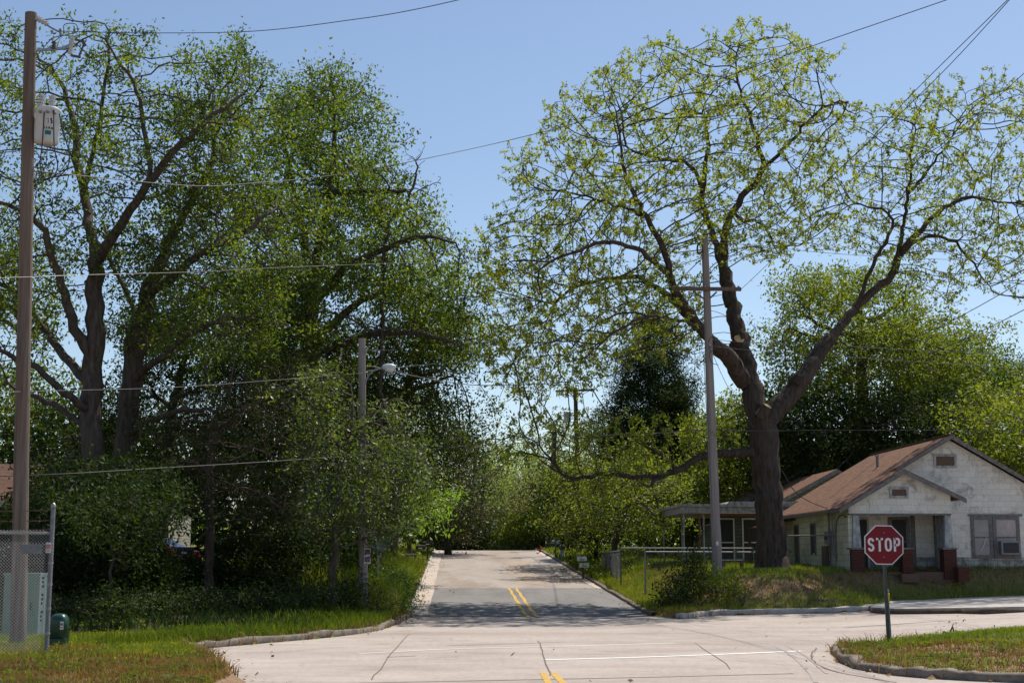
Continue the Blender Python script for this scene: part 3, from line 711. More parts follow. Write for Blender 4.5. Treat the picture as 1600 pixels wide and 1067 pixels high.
def skin(Nn, par, rad_, n, main):
    """one ring per node, tapered, branch roots get their own ring"""
    m = len(Nn); d = np.zeros((m, 3)); has = par >= 0
    d[has] = Nn[has]-Nn[par[has]]
    if (~has).any():
        for r in np.where(~has)[0]:
            ch = np.where(par == r)[0]; d[r] = (Nn[ch[0]]-Nn[r]) if len(ch) else (0, 0, 1)
    # blend direction with main child
    mc = main; ok = mc >= 0; d2 = d.copy(); d2[ok] += Nn[mc[ok]]-Nn[ok]
    for D in (d, d2): D /= np.linalg.norm(D, axis=1)[:, None]+1e-9
    ref = np.array([.31, .95, .07])
    def ring(c, D, r):
        u = np.cross(D, ref); u /= np.linalg.norm(u, axis=1)[:, None]+1e-9; w = np.cross(D, u)
        a = np.arange(n)*2*math.pi/n
        return c[:, None]+r[:, None, None]*(np.cos(a)[None, :, None]*u[:, None]+np.sin(a)[None, :, None]*w[:, None])
    top = ring(Nn, d2, rad_)
    if n >= 7:
        a_ = np.arange(n)*2*math.pi/n; cc = np.cumsum(np.ones(m))
        wob = 1+np.clip((rad_-.10)/.3, 0, 1)[:, None]*(.09*np.sin(3*a_[None]+Nn[:, 2:3]*.35)+.05*np.sin(5*a_[None]-Nn[:, 2:3]*.8+1))
        top = Nn[:, None]+(top-Nn[:, None])*wob[:, :, None]
    ismain = np.zeros(m, bool); ismain[mc[ok]] = True
    br = np.where(has & ~ismain)[0]
    bot = ring(Nn[par[br]], d[br], np.minimum(rad_[par[br]]*.9, rad_[br]*1.25))
    V = np.concatenate([top.reshape(-1, 3), bot.reshape(-1, 3)])
    bi = np.zeros(m, int); k = np.where(has)[0]; bi[k] = par[k]*n; bi[br] = m*n+np.arange(len(br))*n
    ar = np.arange(n); nx_ = (ar+1) % n
    Fs = np.stack([bi[k][:, None]+ar, bi[k][:, None]+nx_, k[:, None]*n+nx_, k[:, None]*n+ar], -1).reshape(-1, 4)
    return V, Fs
def tree(name, label, cat, Y, limbs, crowns, leaf, bark, rs, group=None, step=.35, kill=.4, infl=2.5, iters=90,
         per=8, size=.13, spread=.12, aspect=.45, mode='random', n=6, tip=.012, expo=2.25, jit=.18, grav=0, leafn=3, base=None, droop=.3, leaf_frac=1., rmax=None, lrs=1.):
    """limbs: list of lists of (u,v,dy,r) in photo pixels at depth Y+dy; the first is the trunk"""
    Nn = []; par = []; rr = []
    def nearest(p):
        return int(np.argmin([np.sum((q-p)**2) for q in Nn]))
    for li, L in enumerate(limbs):
        pts = [np.append(P(float(u), float(v), Y+dy), r) for u, v, dy, r in L]
        if li == 0:
            p0 = pts[0]; p0[2] = float(ground(p0[0], p0[1]))-.15
        pts = smooth(pts, 5)
        q = [pts[0]]
        for p in pts[1:]:
            while np.linalg.norm(p[:3]-q[-1][:3]) > step*1.35:
                q.append(q[-1]+(p-q[-1])*(step/np.linalg.norm(p[:3]-q[-1][:3])))
            if np.linalg.norm(p[:3]-q[-1][:3]) > step*.6: q.append(p)
        prev = -1
        for i, p in enumerate(q):
            if i == 0 and li > 0:
                prev = nearest(p[:3]); continue
            pp = p[:3]+(rs.randn(3)*.035 if i > 1 else 0)
            Nn.append(pp); par.append(prev); rr.append(p[3]*(lrs if li > 0 and p[3] < .26 else 1)); prev = len(Nn)-1
    base_p = Nn[0].copy(); nl = len(Nn)
    attr = np.concatenate([crown_pts(c[0], Y, c[1], c[2], rs, *(c[3:])) for c in crowns])
    zg = ground(attr[:, 0], attr[:, 1]); attr[:, 2] = np.maximum(attr[:, 2], zg+.15)
    # do not start side growth from the lowest trunk
    Nn, par = colonize(np.array(Nn), par, attr, step, kill, infl, iters, rs, jit, grav)
    m = len(Nn); r = np.zeros(m); cnt = np.zeros(m, int); acc = np.zeros(m)
    given = np.zeros(m); given[:nl] = rr
    ch = np.bincount(par[par >= 0], minlength=m)
    main = np.full(m, -1); mr = np.zeros(m); 
    for i in range(m-1, -1, -1):
        if ch[i] == 0: r[i] = tip; cnt[i] = 1
        else: r[i] = acc[i]**(1/expo)
        if rmax and i >= nl: r[i] = min(r[i], rmax)
        if i < nl: r[i] = given[i] if given[i] > 0 else r[i]
        p_ = par[i]
        if p_ >= 0:
            acc[p_] += r[i]**expo; cnt[p_] += cnt[i]
            if r[i] > mr[p_]: mr[p_] = r[i]; main[p_] = i
    # limit growth thickness below its parent
    for i in range(m):
        if par[i] >= 0: r[i] = min(r[i], r[par[i]]*1.0)
    if True:   # root flare
        r[0] = r[0]*1.35
        if m > 1: r[1] *= 1.12
    V, Fs = skin(Nn, par, r, n, main)
    e = empty(name, base_p, label, cat, group)
    npmesh('trunk', V, Fs, bark, e, base_p, smooth=True)
    li = np.where((cnt <= leafn) & (np.arange(m) >= nl))[0]
    if len(li):
        _, ui = np.unique(np.round(Nn[li]/.13).astype(int), axis=0, return_index=True); li = li[np.sort(ui)]
    if leaf_frac < 1: li = li[rs.rand(len(li)) < leaf_frac]
    if len(li):
        V, Fs = leaves_at(Nn[li], rs, per, size, spread, aspect, droop, mode)
        npmesh('crown', V, Fs, leaf, e, base_p)
    print(name, 'nodes', m, 'leaves', len(li)*per)
    return e

def vg(u, Y):                    # pixel row of the ground at column u, distance Y
    x = (u-800)/F*Y
    z = float(ground(x, Y)); 
    k = (z-EYE)/Y; b = (k*cp-sp)/(cp+k*sp)
    return 533.5-b*F
# --- the big pecan
rs = np.random.RandomState(21)
YP = 50
pec_crown = [(738,410),(770,330),(790,300),(850,170),(940,100),(1000,70),(1040,62),(1085,75),(1140,28),(1200,40),(1250,55),(1290,70),(1285,140),(1350,165),(1345,200),(1310,250),(1300,330),(1250,380),(1190,420),(1145,400),(1110,420),(1100,560),(1020,540),(960,560),(900,610),(830,640),(780,610),(750,560),(800,500),(740,450)]
pec_right = [(1290,270),(1330,200),(1400,150),(1480,120),(1560,108),(1600,140),(1720,230),(1740,400),(1640,500),(1570,470),(1520,450),(1480,480),(1420,440),(1360,400),(1280,390),(1210,420),(1210,360),(1260,320)]
pec_low = [(740,690),(800,650),(860,640),(960,650),(1060,650),(1130,650),(1165,690),(1120,700),(1060,700),(1020,760),(960,790),(880,760),(840,730),(770,720)]
limbs = [
 [(1208,890,0,.60),(1205,800,0,.50),(1197,720,0,.49),(1192,655,0,.47)],
 [(1192,660,0,.36),(1235,618,.5,.33),(1285,545,1.4,.27),(1340,478,2.4,.23),(1395,428,3,.20),(1407,396,3.2,.17),(1455,343,3.4,.13),(1506,310,3.4,.09),(1560,315,3,.06),(1620,320,2.6,.04)],
 [(1405,400,3.2,.11),(1440,370,3.9,.10),(1485,375,4.4,.08),(1520,412,4.8,.06),(1550,455,5,.03)],
 [(1395,428,3,.13),(1412,350,3.4,.10),(1424,260,3.2,.07),(1432,185,3,.03)],
 [(1340,478,2.4,.12),(1365,410,2,.10),(1395,345,1.4,.08),(1355,322,1,.05),(1310,320,.5,.03)],
 [(1424,300,3.3,.08),(1470,240,3.8,.06),(1510,180,4,.03)],
 [(1192,665,0,.40),(1170,590,.6,.36),(1152,510,1.3,.30),(1138,450,2,.27),(1130,395,2.4,.25)],
 [(1136,430,2.2,.2),(1108,350,2.6,.17),(1098,300,3,.15),(1105,240,3.4,.11),(1102,185,3.8,.08),(1066,168,4.2,.05)],
 [(1130,395,2.4,.22),(1134,355,2.1,.21),(1155,318,1.8,.18),(1190,268,1.2,.15),(1184,222,1,.12),(1168,178,.8,.08),(1150,120,.4,.05),(1155,65,0,.03)],
 [(1190,268,1.2,.11),(1235,222,.2,.09),(1285,168,-1,.06),(1325,160,-2,.03)],
 [(1098,300,3,.12),(1082,262,2.2,.1),(1042,248,1,.08),(995,238,0,.06),(960,220,-1,.03)],
 [(1155,345,2,.09),(1190,350,3.5,.07),(1215,385,4.5,.05),(1260,380,5.6,.03)],
 [(1165,600,.5,.33),(1140,560,-.6,.29),(1100,520,-1.5,.25),(1052,445,-2.4,.19),(1040,395,-2.8,.16),(1010,340,-3.2,.13),(985,295,-3.6,.11),(970,245,-4,.07),(965,190,-4.2,.04)],
 [(1095,518,-1.5,.19),(1060,477,-.8,.17),(1022,447,0,.14),(988,434,.8,.12),(925,440,1.8,.09),(888,456,2.6,.07),(864,482,3.2,.05),(845,528,3.8,.03)],
 [(1045,430,-2.5,.15),(1025,412,-3.4,.13),(988,386,-4.4,.11),(942,380,-5.2,.09),(895,395,-5.8,.07),(835,425,-6.2,.04)],
 [(1010,340,-3.2,.09),(970,322,-2,.07),(930,310,-.8,.06),(880,300,.6,.04)],
 [(1100,520,-1.5,.10),(1060,500,-3,.08),(1010,495,-4.4,.07),(960,520,-5.4,.05),(910,560,-6,.03)],
 [(1180,705,0,.27),(1140,708,-.5,.21),(1092,714,-1,.18),(1052,738,-1.5,.16),(1010,745,-1.8,.13),(950,741,-2.2,.11),(890,746,-2.6,.08),(862,722,-3,.06),(842,695,-3.3,.03)],
 [(1056,735,-1.4,.10),(1030,706,-.4,.08),(990,692,.6,.05)],
 [(1040,744,-1.6,.09),(1022,752,-2.8,.08),(1015,765,-3.4,.06)],
]
CLUST = .3; CK = 5; CSIG = .5
pec = tree('pecan_tree', 'tall spreading tree with thick dark trunk and sparse light green leaves beside the white house', 'tree', YP, limbs,
     [(pec_crown, 5800, 6.5, 0, .2, .04), ([(745,420),(850,380),(1000,420),(1080,540),(1010,560),(900,620),(800,620),(750,560)], 1500, 3.5, 0), (pec_right, 3100, 4.5, 3.5, .15, .04), (pec_low, 900, 2.5, -1.5)], M['pecan'], M['pbark'], rs,
     step=.26, kill=.27, infl=1.9, iters=160, per=11, size=.13, spread=.045, aspect=.46, mode='hang', n=7, tip=.007, expo=2.2, jit=.09, grav=.05, leafn=1, rmax=.05, lrs=.72)
CLUST = .88; CK = 44; CSIG = .72
# sawn limb stubs on the pecan
pb = pec.location
b_ = MB()
for (u, v, dy, r, ax) in ((1155,529,.75,.19,(.1,-.75,.6)),(1141,556,-.75,.10,(-.3,-1,-.1)),(1199,634,-.45,.16,(.45,-.35,.8)),(1128,391,2.1,.08,(.1,-1,0))):
    c = P(u, v, YP+dy); a = np.array(ax); a /= np.linalg.norm(a)
    cs = MB().tube([c-a*.45, c-a*.15, c+a*.0], [r*1.6, r*1.18, r*1.1], 12).build('branch_stub', M['pbark'], pec, pb, smooth=False)
    MB().tube([c+a*.001, c+a*.012], [r, r*.96], 12).build('cut_face', M['cut'], cs, pb)

# --- generic crowned tree
def autotree(name, label, u, Y, poly, nattr, depth, leaf, bark, seed, trunk_r=.2, fork=.45, group=None, cat='tree', lean=0, gap=.25, gs=.03, **kw):
    rs = np.random.RandomState(seed); poly = np.array(poly, float)
    v0 = vg(u, Y); top = poly[:, 1].min(); bot = poly[:, 1].max()
    cx = poly[:, 0].mean(); vf = bot+(top-bot)*fork
    vt = top+(bot-top)*.12
    trunk = [(u, v0, 0, trunk_r), (u+(cx-u)*.15+lean, v0+(vf-v0)*.5, 0, trunk_r*.85), (u+(cx-u)*.5, vf, 0, trunk_r*.7), (cx, (vf+vt)/2, 0, trunk_r*.42), (cx, vt, 0, trunk_r*.12)]
    if v0-vf < 20: trunk = [trunk[0], trunk[2], trunk[3], trunk[4]]
    lim = [trunk]
    w = poly[:, 0].max()-poly[:, 0].min()
    for i in range(kw.pop('nl', 5)):
        t = rs.uniform(.0, .5); vs_ = vf+(vt-vf)*t; us = cx+(u-cx)*.5*(1-t)
        s = -1 if i % 2 else 1; eu = cx+s*w*rs.uniform(.22, .36); ev = vs_-(vf-vt)*rs.uniform(.15, .45)
        lim.append([(us, vs_, 0, trunk_r*.4), ((us+eu)/2, vs_-(vs_-ev)*.3, depth*rs.uniform(-.3,.3), trunk_r*.3), (eu, ev, depth*rs.uniform(-.5,.5), trunk_r*.1)])
    return tree(name, label, cat, Y, lim, [(poly, nattr, depth, 0, gap, gs)], leaf, bark, rs, group=group, rmax=trunk_r*.3, **kw)

# --- left oaks

oakA = [(-60,60),(20,50),(90,90),(100,20),(190,10),(240,40),(265,90),(250,160),(300,180),(330,80),(390,100),(405,150),(400,210),(350,230),(330,330),(290,350),(200,330),(210,420),(130,430),(60,400),(40,500),(-40,560),(-100,400)]
rs = np.random.RandomState(31)
tree('oak_tree', 'tall leaning oak with bare forked limbs, leftmost trunk against the sky behind the fence', 'tree', 42,
 [[(152,940,0,.42),(150,760,0,.36),(142,640,0,.32),(146,520,0,.28),(150,430,0,.25),(152,400,0,.22)],
  [(150,415,0,.17),(138,330,1,.15),(122,260,1.6,.13),(118,200,2,.11),(95,130,2.4,.07),(60,90,3,.04)],
  [(152,410,0,.17),(190,350,-1,.14),(230,290,-1.8,.12),(285,225,-2.5,.10),(330,185,-3,.07),(372,150,-3.4,.04)],
  [(142,560,0,.17),(112,500,-.6,.15),(92,430,-1.2,.12),(60,350,-2,.09),(10,320,-2.6,.06),(-40,300,-3,.04)],
  [(140,600,0,.15),(90,545,1,.13),(60,500,1.8,.10),(10,450,2.6,.07),(-50,430,3.2,.04)],
  [(146,650,0,.13),(100,610,-.8,.11),(50,570,-1.4,.09),(-10,545,-2,.06)],
  [(148,680,0,.11),(110,650,.4,.09),(60,620,.8,.07),(20,610,1,.05)],
  [(235,290,-1.8,.08),(225,200,-2,.07),(210,130,-2.4,.05),(160,60,-2.8,.03)],
  [(130,300,1,.08),(150,220,.4,.07),(165,130,0,.05),(170,50,-.4,.03)]],
 [(oakA, 2300, 4.5, 0, .4, .035)], M['oak'], M['bark'], rs, group=None, step=.34, kill=.36, infl=2.2, iters=110, per=18, size=.125, spread=.15, aspect=.5, n=8, tip=.011, leafn=2, rmax=.09, jit=.25)
rs = np.random.RandomState(32)
oakB = [(250,330),(300,250),(330,90),(380,90),(405,140),(400,220),(440,300),(460,400),(420,470),(440,560),(330,580),(240,560),(200,470),(230,400)]
tree('oak_tree', 'oak with a thick pale trunk leaning right, second trunk from the utility pole', 'tree', 44,
 [[(192,938,0,.44),(192,800,0,.38),(196,700,0,.34),(205,600,0,.32),(222,500,0,.28),(236,440,0,.25)],
  [(236,445,0,.2),(262,380,.6,.17),(290,330,1,.13),(330,250,1.6,.09),(350,160,2,.05)],
  [(232,460,0,.16),(285,420,-1,.13),(330,385,-2,.11),(372,370,-2.6,.08),(420,330,-3,.05)],
  [(208,590,0,.13),(250,560,-.8,.11),(300,520,-1.6,.08),(350,500,-2.4,.05)],
  [(200,680,0,.12),(240,655,-1,.10),(300,640,-2,.07),(350,640,-3,.04)],
  [(206,600,0,.12),(198,540,1.4,.10),(208,480,1.8,.08),(170,400,2.2,.06),(160,340,2.4,.03)]],
 [(oakB, 2800, 4.5, 0, .2, .035)], M['oak'], M['bark'], rs, step=.34, kill=.36, infl=2.2, iters=110, per=20, size=.125, spread=.15, aspect=.5, n=8, tip=.011, leafn=2, rmax=.09, jit=.25)
# dense central-left oak
rs = np.random.RandomState(33)
oakC = [(405,170),(430,140),(520,118),(560,150),(570,200),(620,250),(650,280),(640,330),(690,340),(715,390),(712,440),(735,500),(740,540),(690,560),(640,560),(560,560),(520,620),(430,640),(400,560),(390,450),(420,380),(400,300),(410,220)]
tree('oak_tree', 'broad dense oak with the tallest crown just left of the street', 'tree', 55,
 [[(482,930,0,.50),(482,700,0,.42),(480,560,0,.38),(482,470,0,.34),(488,420,0,.3)],
  [(486,440,0,.2),(470,350,1,.16),(450,260,1.6,.11),(440,190,2,.05)],
  [(488,425,0,.2),(510,340,-.5,.17),(520,250,-1,.12),(525,160,-1.4,.05)],
  [(484,480,0,.2),(540,420,-1.6,.16),(600,390,-2.6,.12),(660,370,-3.2,.08),(710,380,-3.6,.04)],
  [(482,540,0,.18),(550,480,1,.15),(620,450,2,.11),(690,470,3,.07),(740,510,3.6,.04)],
  [(482,560,0,.18),(560,530,-2,.14),(640,520,-3.4,.10),(720,540,-4.2,.05)],
  [(482,520,0,.16),(430,460,-1.4,.13),(400,400,-2.4,.08)],
  [(520,300,-1,.12),(580,300,-2.2,.10),(640,300,-3,.07)]],
 [(oakC, 5000, 6.5, 0, .2, .03)], M['oak'], M['bark'], rs, step=.42, kill=.42, infl=2.4, iters=110, per=30, size=.15, spread=.22, aspect=.5, n=7, tip=.012, leafn=2, rmax=.10, jit=.22)
# dead limb
rs = np.random.RandomState(34)
tree('dead_branch', 'bare dead branch of grey twigs sticking out above the dense oak', 'branch', 52,
 [[(600,640,0,.08),(600,400,0,.07),(640,310,0,.06),(650,270,0,.04),(652,240,0,.02)],[(640,310,0,.04),(665,290,.3,.02),(690,285,.4,.012)],[(640,320,0,.04),(655,340,.3,.02),(670,345,.4,.012)]],
 [([(630,230),(665,210),(670,260),(640,280)], 30, 1.), ([(650,270),(690,270),(690,300),(650,300)], 16, .6)], M['brownish'], M['bark'], rs, step=.2, kill=.2, infl=3, iters=30, leafn=0, tip=.01, n=4)
# lower right skirts of the dense oak
autotree('oak_tree', 'dark leafy tree whose skirt overhangs the left verge behind the street light', 610, 60,
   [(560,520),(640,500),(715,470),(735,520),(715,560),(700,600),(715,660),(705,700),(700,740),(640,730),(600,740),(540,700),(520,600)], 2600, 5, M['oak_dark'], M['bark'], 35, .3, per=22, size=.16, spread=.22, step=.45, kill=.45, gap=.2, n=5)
autotree('understory_tree', 'rounded glossy tree leaning over the street light pole', 520, 39,
   [(465,590),(490,560),(520,580),(548,640),(590,640),(620,660),(645,700),(640,760),(630,810),(600,850),(560,850),(520,860),(480,800),(465,700),(460,640)], 2400, 2.6, M['glossy'], M['bark'], 36, .13, per=18, size=.12, spread=.14, step=.28, kill=.3, gap=.22, gs=.05, n=5)
# cedar
rs = np.random.RandomState(37)
tree('cedar_tree', 'dark cedar with a pinkish bare trunk and a sawn upper limb standing in the thicket', 'tree', 43.5,
 [[(326,930,0,.17),(328,820,0,.15),(330,720,0,.13),(336,650,0,.11)],
  [(336,670,0,.07),(370,650,-.6,.06),(405,622,-1,.04)],
  [(334,690,0,.05),(390,700,-.5,.04),(450,720,-1,.02)], [(332,740,0,.05),(290,720,.5,.04),(240,740,1,.02)],
  [(332,760,0,.05),(400,770,-.8,.035),(470,800,-1.4,.02)],[(334,680,0,.05),(420,620,.6,.035),(480,600,1,.02)]],
 [([(230,640),(300,600),(360,580),(440,560),(510,590),(520,660),(500,740),(520,800),(470,850),(400,830),(345,830),(300,790),(240,770),(220,720)], 3000, 3.4, 0, .25, .06)], M['cedar'], M['cbark'], rs,
 step=.3, kill=.32, infl=2, per=34, size=.11, spread=.13, aspect=.2, mode='hang', n=6, leafn=3, rmax=.04, tip=.008)
# dark backing trees of the thicket
spec = [
 (40, 60, [(-80,420),(0,380),(60,420),(90,520),(120,600),(110,670),(20,695),(-90,690)], 1000, M['oak'], 'ragged oak crown at the left edge behind the utility pole'),
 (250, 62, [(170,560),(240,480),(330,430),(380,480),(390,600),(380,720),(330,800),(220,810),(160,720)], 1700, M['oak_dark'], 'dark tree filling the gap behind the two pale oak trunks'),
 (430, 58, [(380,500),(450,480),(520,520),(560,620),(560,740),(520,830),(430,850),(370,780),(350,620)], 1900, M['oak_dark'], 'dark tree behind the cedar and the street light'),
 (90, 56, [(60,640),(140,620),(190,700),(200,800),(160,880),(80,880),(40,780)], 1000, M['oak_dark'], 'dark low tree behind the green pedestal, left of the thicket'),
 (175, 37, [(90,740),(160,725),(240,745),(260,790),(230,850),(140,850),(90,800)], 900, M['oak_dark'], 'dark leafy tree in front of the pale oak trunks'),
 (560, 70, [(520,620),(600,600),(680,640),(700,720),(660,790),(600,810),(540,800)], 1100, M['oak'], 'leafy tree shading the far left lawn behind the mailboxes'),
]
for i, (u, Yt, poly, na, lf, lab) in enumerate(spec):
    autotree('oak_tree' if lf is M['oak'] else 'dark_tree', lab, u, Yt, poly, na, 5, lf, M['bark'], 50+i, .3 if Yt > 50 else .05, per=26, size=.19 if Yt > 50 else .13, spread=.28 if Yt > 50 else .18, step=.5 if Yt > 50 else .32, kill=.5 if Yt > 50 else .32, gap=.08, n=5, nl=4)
# thicket shrubs
def shrub(name, label, *a, **k):
    global CLUST
    c = CLUST; CLUST = 0; o = shrub_(name, label, *a, **k); CLUST = c; return o
def shrub_(name, label, u, Y, w, h, leaf, seed, na=260, size=.11, per=16, group=None, depth=1.2, spread=.14, **kw):
    v0 = vg(u, Y); s = F/Y; rs_ = np.random.RandomState(seed)
    W_, H_ = w*s/2, h*s
    k = 11; poly = []
    for i in range(k):
        a = math.pi*i/(k-1); q = .82+.3*rs_.rand()
        poly.append((u+W_*math.cos(a)*q, v0-8-(H_-8)*math.sin(a)*q))
    poly.append((u-W_*.6, v0)); poly.append((u+W_*.6, v0))
    poly = np.array(poly)
    tr = [(u, v0, 0, .05), (u, v0-H_*.25, 0, .04), (u, v0-H_*.5, 0, .03)]
    lim = [tr]+[[(u, v0-H_*.1, 0, .03), (u+W_*t*.5, v0-H_*.4, t*.4, .02), (u+W_*t*.75, v0-H_*.6, t*.6, .012)] for t in (-1, -.5, .6, 1)]
    return tree(name, label, 'bush', Y, lim, [(poly, na, depth, 0, .15, .08)], leaf, M['bark'], rs_, group=group, step=.2, kill=.22, infl=1.6, iters=40, per=per, size=size, spread=spread, n=4, leafn=3, rmax=.03, tip=.006, **kw)
TS = [(150,41,4.2,2.6,'broad dark bush beyond the green pedestal'),(205,40,3.0,2.2,'dark bush between the pedestal and the cedar trunk'),(285,49,2.6,1.0,'dark bush behind the left of the cedar trunk'),
      (390,46,3.4,2.0,'dark bush right of the cedar trunk'),(455,43,3.0,2.0,'dark bush left of the wooden street light pole'),(520,44,2.6,1.9,'dark bush touching the street light pole'),
      (90,44,3.2,3.2,'tall dark bush just behind the fence post'),(195,49,2.6,2.4,'dark bush in front of the hidden left house'),(30,46,3.6,3.0,'dark bush behind the mesh fence at the left edge')]
for i, (u, Y_, w, h, lab) in enumerate(TS):
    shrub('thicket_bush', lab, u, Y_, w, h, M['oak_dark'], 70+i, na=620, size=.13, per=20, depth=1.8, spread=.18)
for i, (u, Y_, w, h, lab) in enumerate([(150,34,2.6,.8,'low dark bramble nearest the green pedestal'),(215,35,2.8,.7,'low dark bramble at the front of the thicket, left of the cedar'),(290,36,2.6,.6,'low dark bramble in front of the cedar trunk'),(375,36.5,2.8,.7,'low dark bramble right of the cedar trunk'),(455,37.5,2.8,.9,'low dark bramble toward the street light')]):
    shrub('bramble', lab, u, Y_, w, h, M['oak_dark'], 180+i, na=300, size=.09, per=14, depth=1.2)
# bush in front of kerb corner, right
shrub('corner_bush', 'dark ragged bush on the corner of the right bank at the curb', 1056, 44.2, 1.2, 1.0, M['oak_dark'], 190, na=260, size=.10, per=16)
shrub('corner_bush', 'taller dark bush beside the foot of the grey pole', 1085, 45.2, 1.2, 1.5, M['oak_dark'], 191, na=300, size=.11, per=14)
shrub('corner_bush', 'low leafy bush clinging to the bank left of the big tree', 1120, 44.9, 2.2, .9, M['weeds'], 91, na=420, size=.10, per=16)
shrub('corner_bush', 'small weed bush on the bank below the tree trunk', 1160, 44.3, .8, .6, M['weeds'], 92, na=90, size=.08, per=8)
shrub('curb_plant', 'small leafy weed standing up from the mound behind the stop sign', 1487, 30, .55, .42, M['weeds'], 93, na=60, size=.07, per=6, depth=.3)
shrub('verge_bush', 'green bush on the left curb corner below the street light', 590, 38.6, 1.6, .9, M['weeds'], 94, na=260, size=.07, per=12)
shrub('verge_bush', 'bright tall weeds crowding the foot of the street light pole', 600, 42.2, 1.9, 1.25, M['bright'], 96, na=500, size=.075, per=14)
shrub('verge_bush', 'tall weeds behind the street light pole on the left verge', 575, 45.5, 2.4, 1.5, M['weeds'], 97, na=500, size=.08, per=14)
shrub('verge_bush', 'dark weedy bush left of the street light pole foot', 535, 39.5, 2.0, 1.0, M['oak_dark'], 98, na=400, size=.08, per=14)
shrub('verge_bush', 'flowering weeds bulging over the left curb', 622, 43.5, 1.7, 1.3, M['bright'], 95, na=340, size=.07, per=12)
# magnolia and far street trees
autotree('magnolia_tree', 'glossy brown-leaved evergreen tree beside the far left end of the street', 700, 92,
   [(655,700),(690,660),(720,680),(740,710),(745,740),(750,800),(735,832),(690,836),(660,834),(645,790),(640,740)], 1500, 4, M['magnolia'], M['bark'], 101, .25, fork=.3, per=16, size=.2, spread=.25, step=.4, kill=.42, gap=.1, n=5)
FW = [(640,80,[(610,700),(640,690),(665,730),(670,790),(640,815),(600,800)],M['bright'],.14,500,'thin bright green tree behind the left mailboxes'),
      (748,112,[(735,720),(770,700),(800,720),(790,780),(760,800),(735,780)],M['far'],.14,450,'slender tree left of centre beyond the crest of the street'),
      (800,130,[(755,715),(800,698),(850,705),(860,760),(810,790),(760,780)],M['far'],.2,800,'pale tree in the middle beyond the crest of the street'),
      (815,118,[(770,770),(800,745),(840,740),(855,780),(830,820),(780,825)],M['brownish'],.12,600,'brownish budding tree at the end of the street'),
      (880,112,[(830,700),(880,670),(940,680),(960,740),(930,800),(860,810),(830,760)],M['young'],.2,900,'yellow-green tree behind the leaning utility pole'),
      (1000,108,[(930,700),(1000,640),(1080,650),(1120,720),(1080,800),(980,810),(930,760)],M['oak'],.25,1100,'green tree behind the dark conifer on the right'),
      (720,140,[(640,740),(700,720),(760,740),(770,800),(700,840),(640,830)],M['oak_dark'],.25,800,'dark tree behind the magnolia')]
for i, (u, Yt, poly, lf, tr, na, lab) in enumerate(FW):
    autotree('street_tree', lab, u, Yt, poly, na, 5, lf, M['bark'], 110+i, tr, fork=.35, per=12, size=.26, spread=.36, step=.55, kill=.55, gap=.2, gs=.05, n=4, nl=3)
for i, (u, Y_, w, h, lf, lab) in enumerate([(770,118,9,4.8,M['bright'],'bright green brush at the end of the street, left'),(815,125,9,4.6,M['bright'],'bright green brush at the end of the street, middle'),
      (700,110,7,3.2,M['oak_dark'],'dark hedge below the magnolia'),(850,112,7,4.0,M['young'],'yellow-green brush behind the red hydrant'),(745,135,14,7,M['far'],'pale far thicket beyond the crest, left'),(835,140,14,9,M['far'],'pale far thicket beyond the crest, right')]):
    shrub('roadside_brush', lab, u, Y_, w, h, lf, 130+i, na=650, size=.26, per=13, depth=2.5, spread=.35)
# conifer right of centre
rs = np.random.RandomState(141)
tree('conifer_tree', 'dark pointed evergreen rising behind the low branch of the big tree', 'tree', 88,
 [[(1015,860,0,.25),(1015,750,0,.2),(1015,620,0,.12),(1012,510,0,.04)]],
 [([(1012,498),(1035,520),(1050,570),(1065,620),(1085,680),(1080,730),(1015,760),(950,730),(955,660),(975,600),(990,540)], 3200, 3, 0, .0, .05)], M['oak_dark'], M['bark'], rs, step=.4, kill=.36, per=50, size=.19, spread=.25, aspect=.3, mode='hang', n=4, rmax=.04)
# right side leaning small tree by the fence
rs = np.random.RandomState(142)
tree('leaning_tree', 'low bushy tree with a dark leaning trunk beside the right mailboxes', 'tree', 66,
 [[(953,862,0,.16),(968,820,0,.14),(985,780,0,.11),(1015,740,0,.07)],[(968,820,0,.09),(962,770,.4,.07),(950,720,.8,.04)],[(985,780,0,.07),(940,750,-1,.05),(890,750,-2,.03)],[(985,780,0,.06),(1030,770,1,.04),(1070,770,2,.03)]],
 [([(860,760),(880,720),(930,705),(990,700),(1050,720),(1080,760),(1080,820),(1020,835),(960,830),(900,845),(862,820)], 1700, 3, 0, .15, .06)], M['young'], M['bark'], rs, step=.33, kill=.34, per=14, size=.15, spread=.2, n=5, leafn=3, rmax=.05)
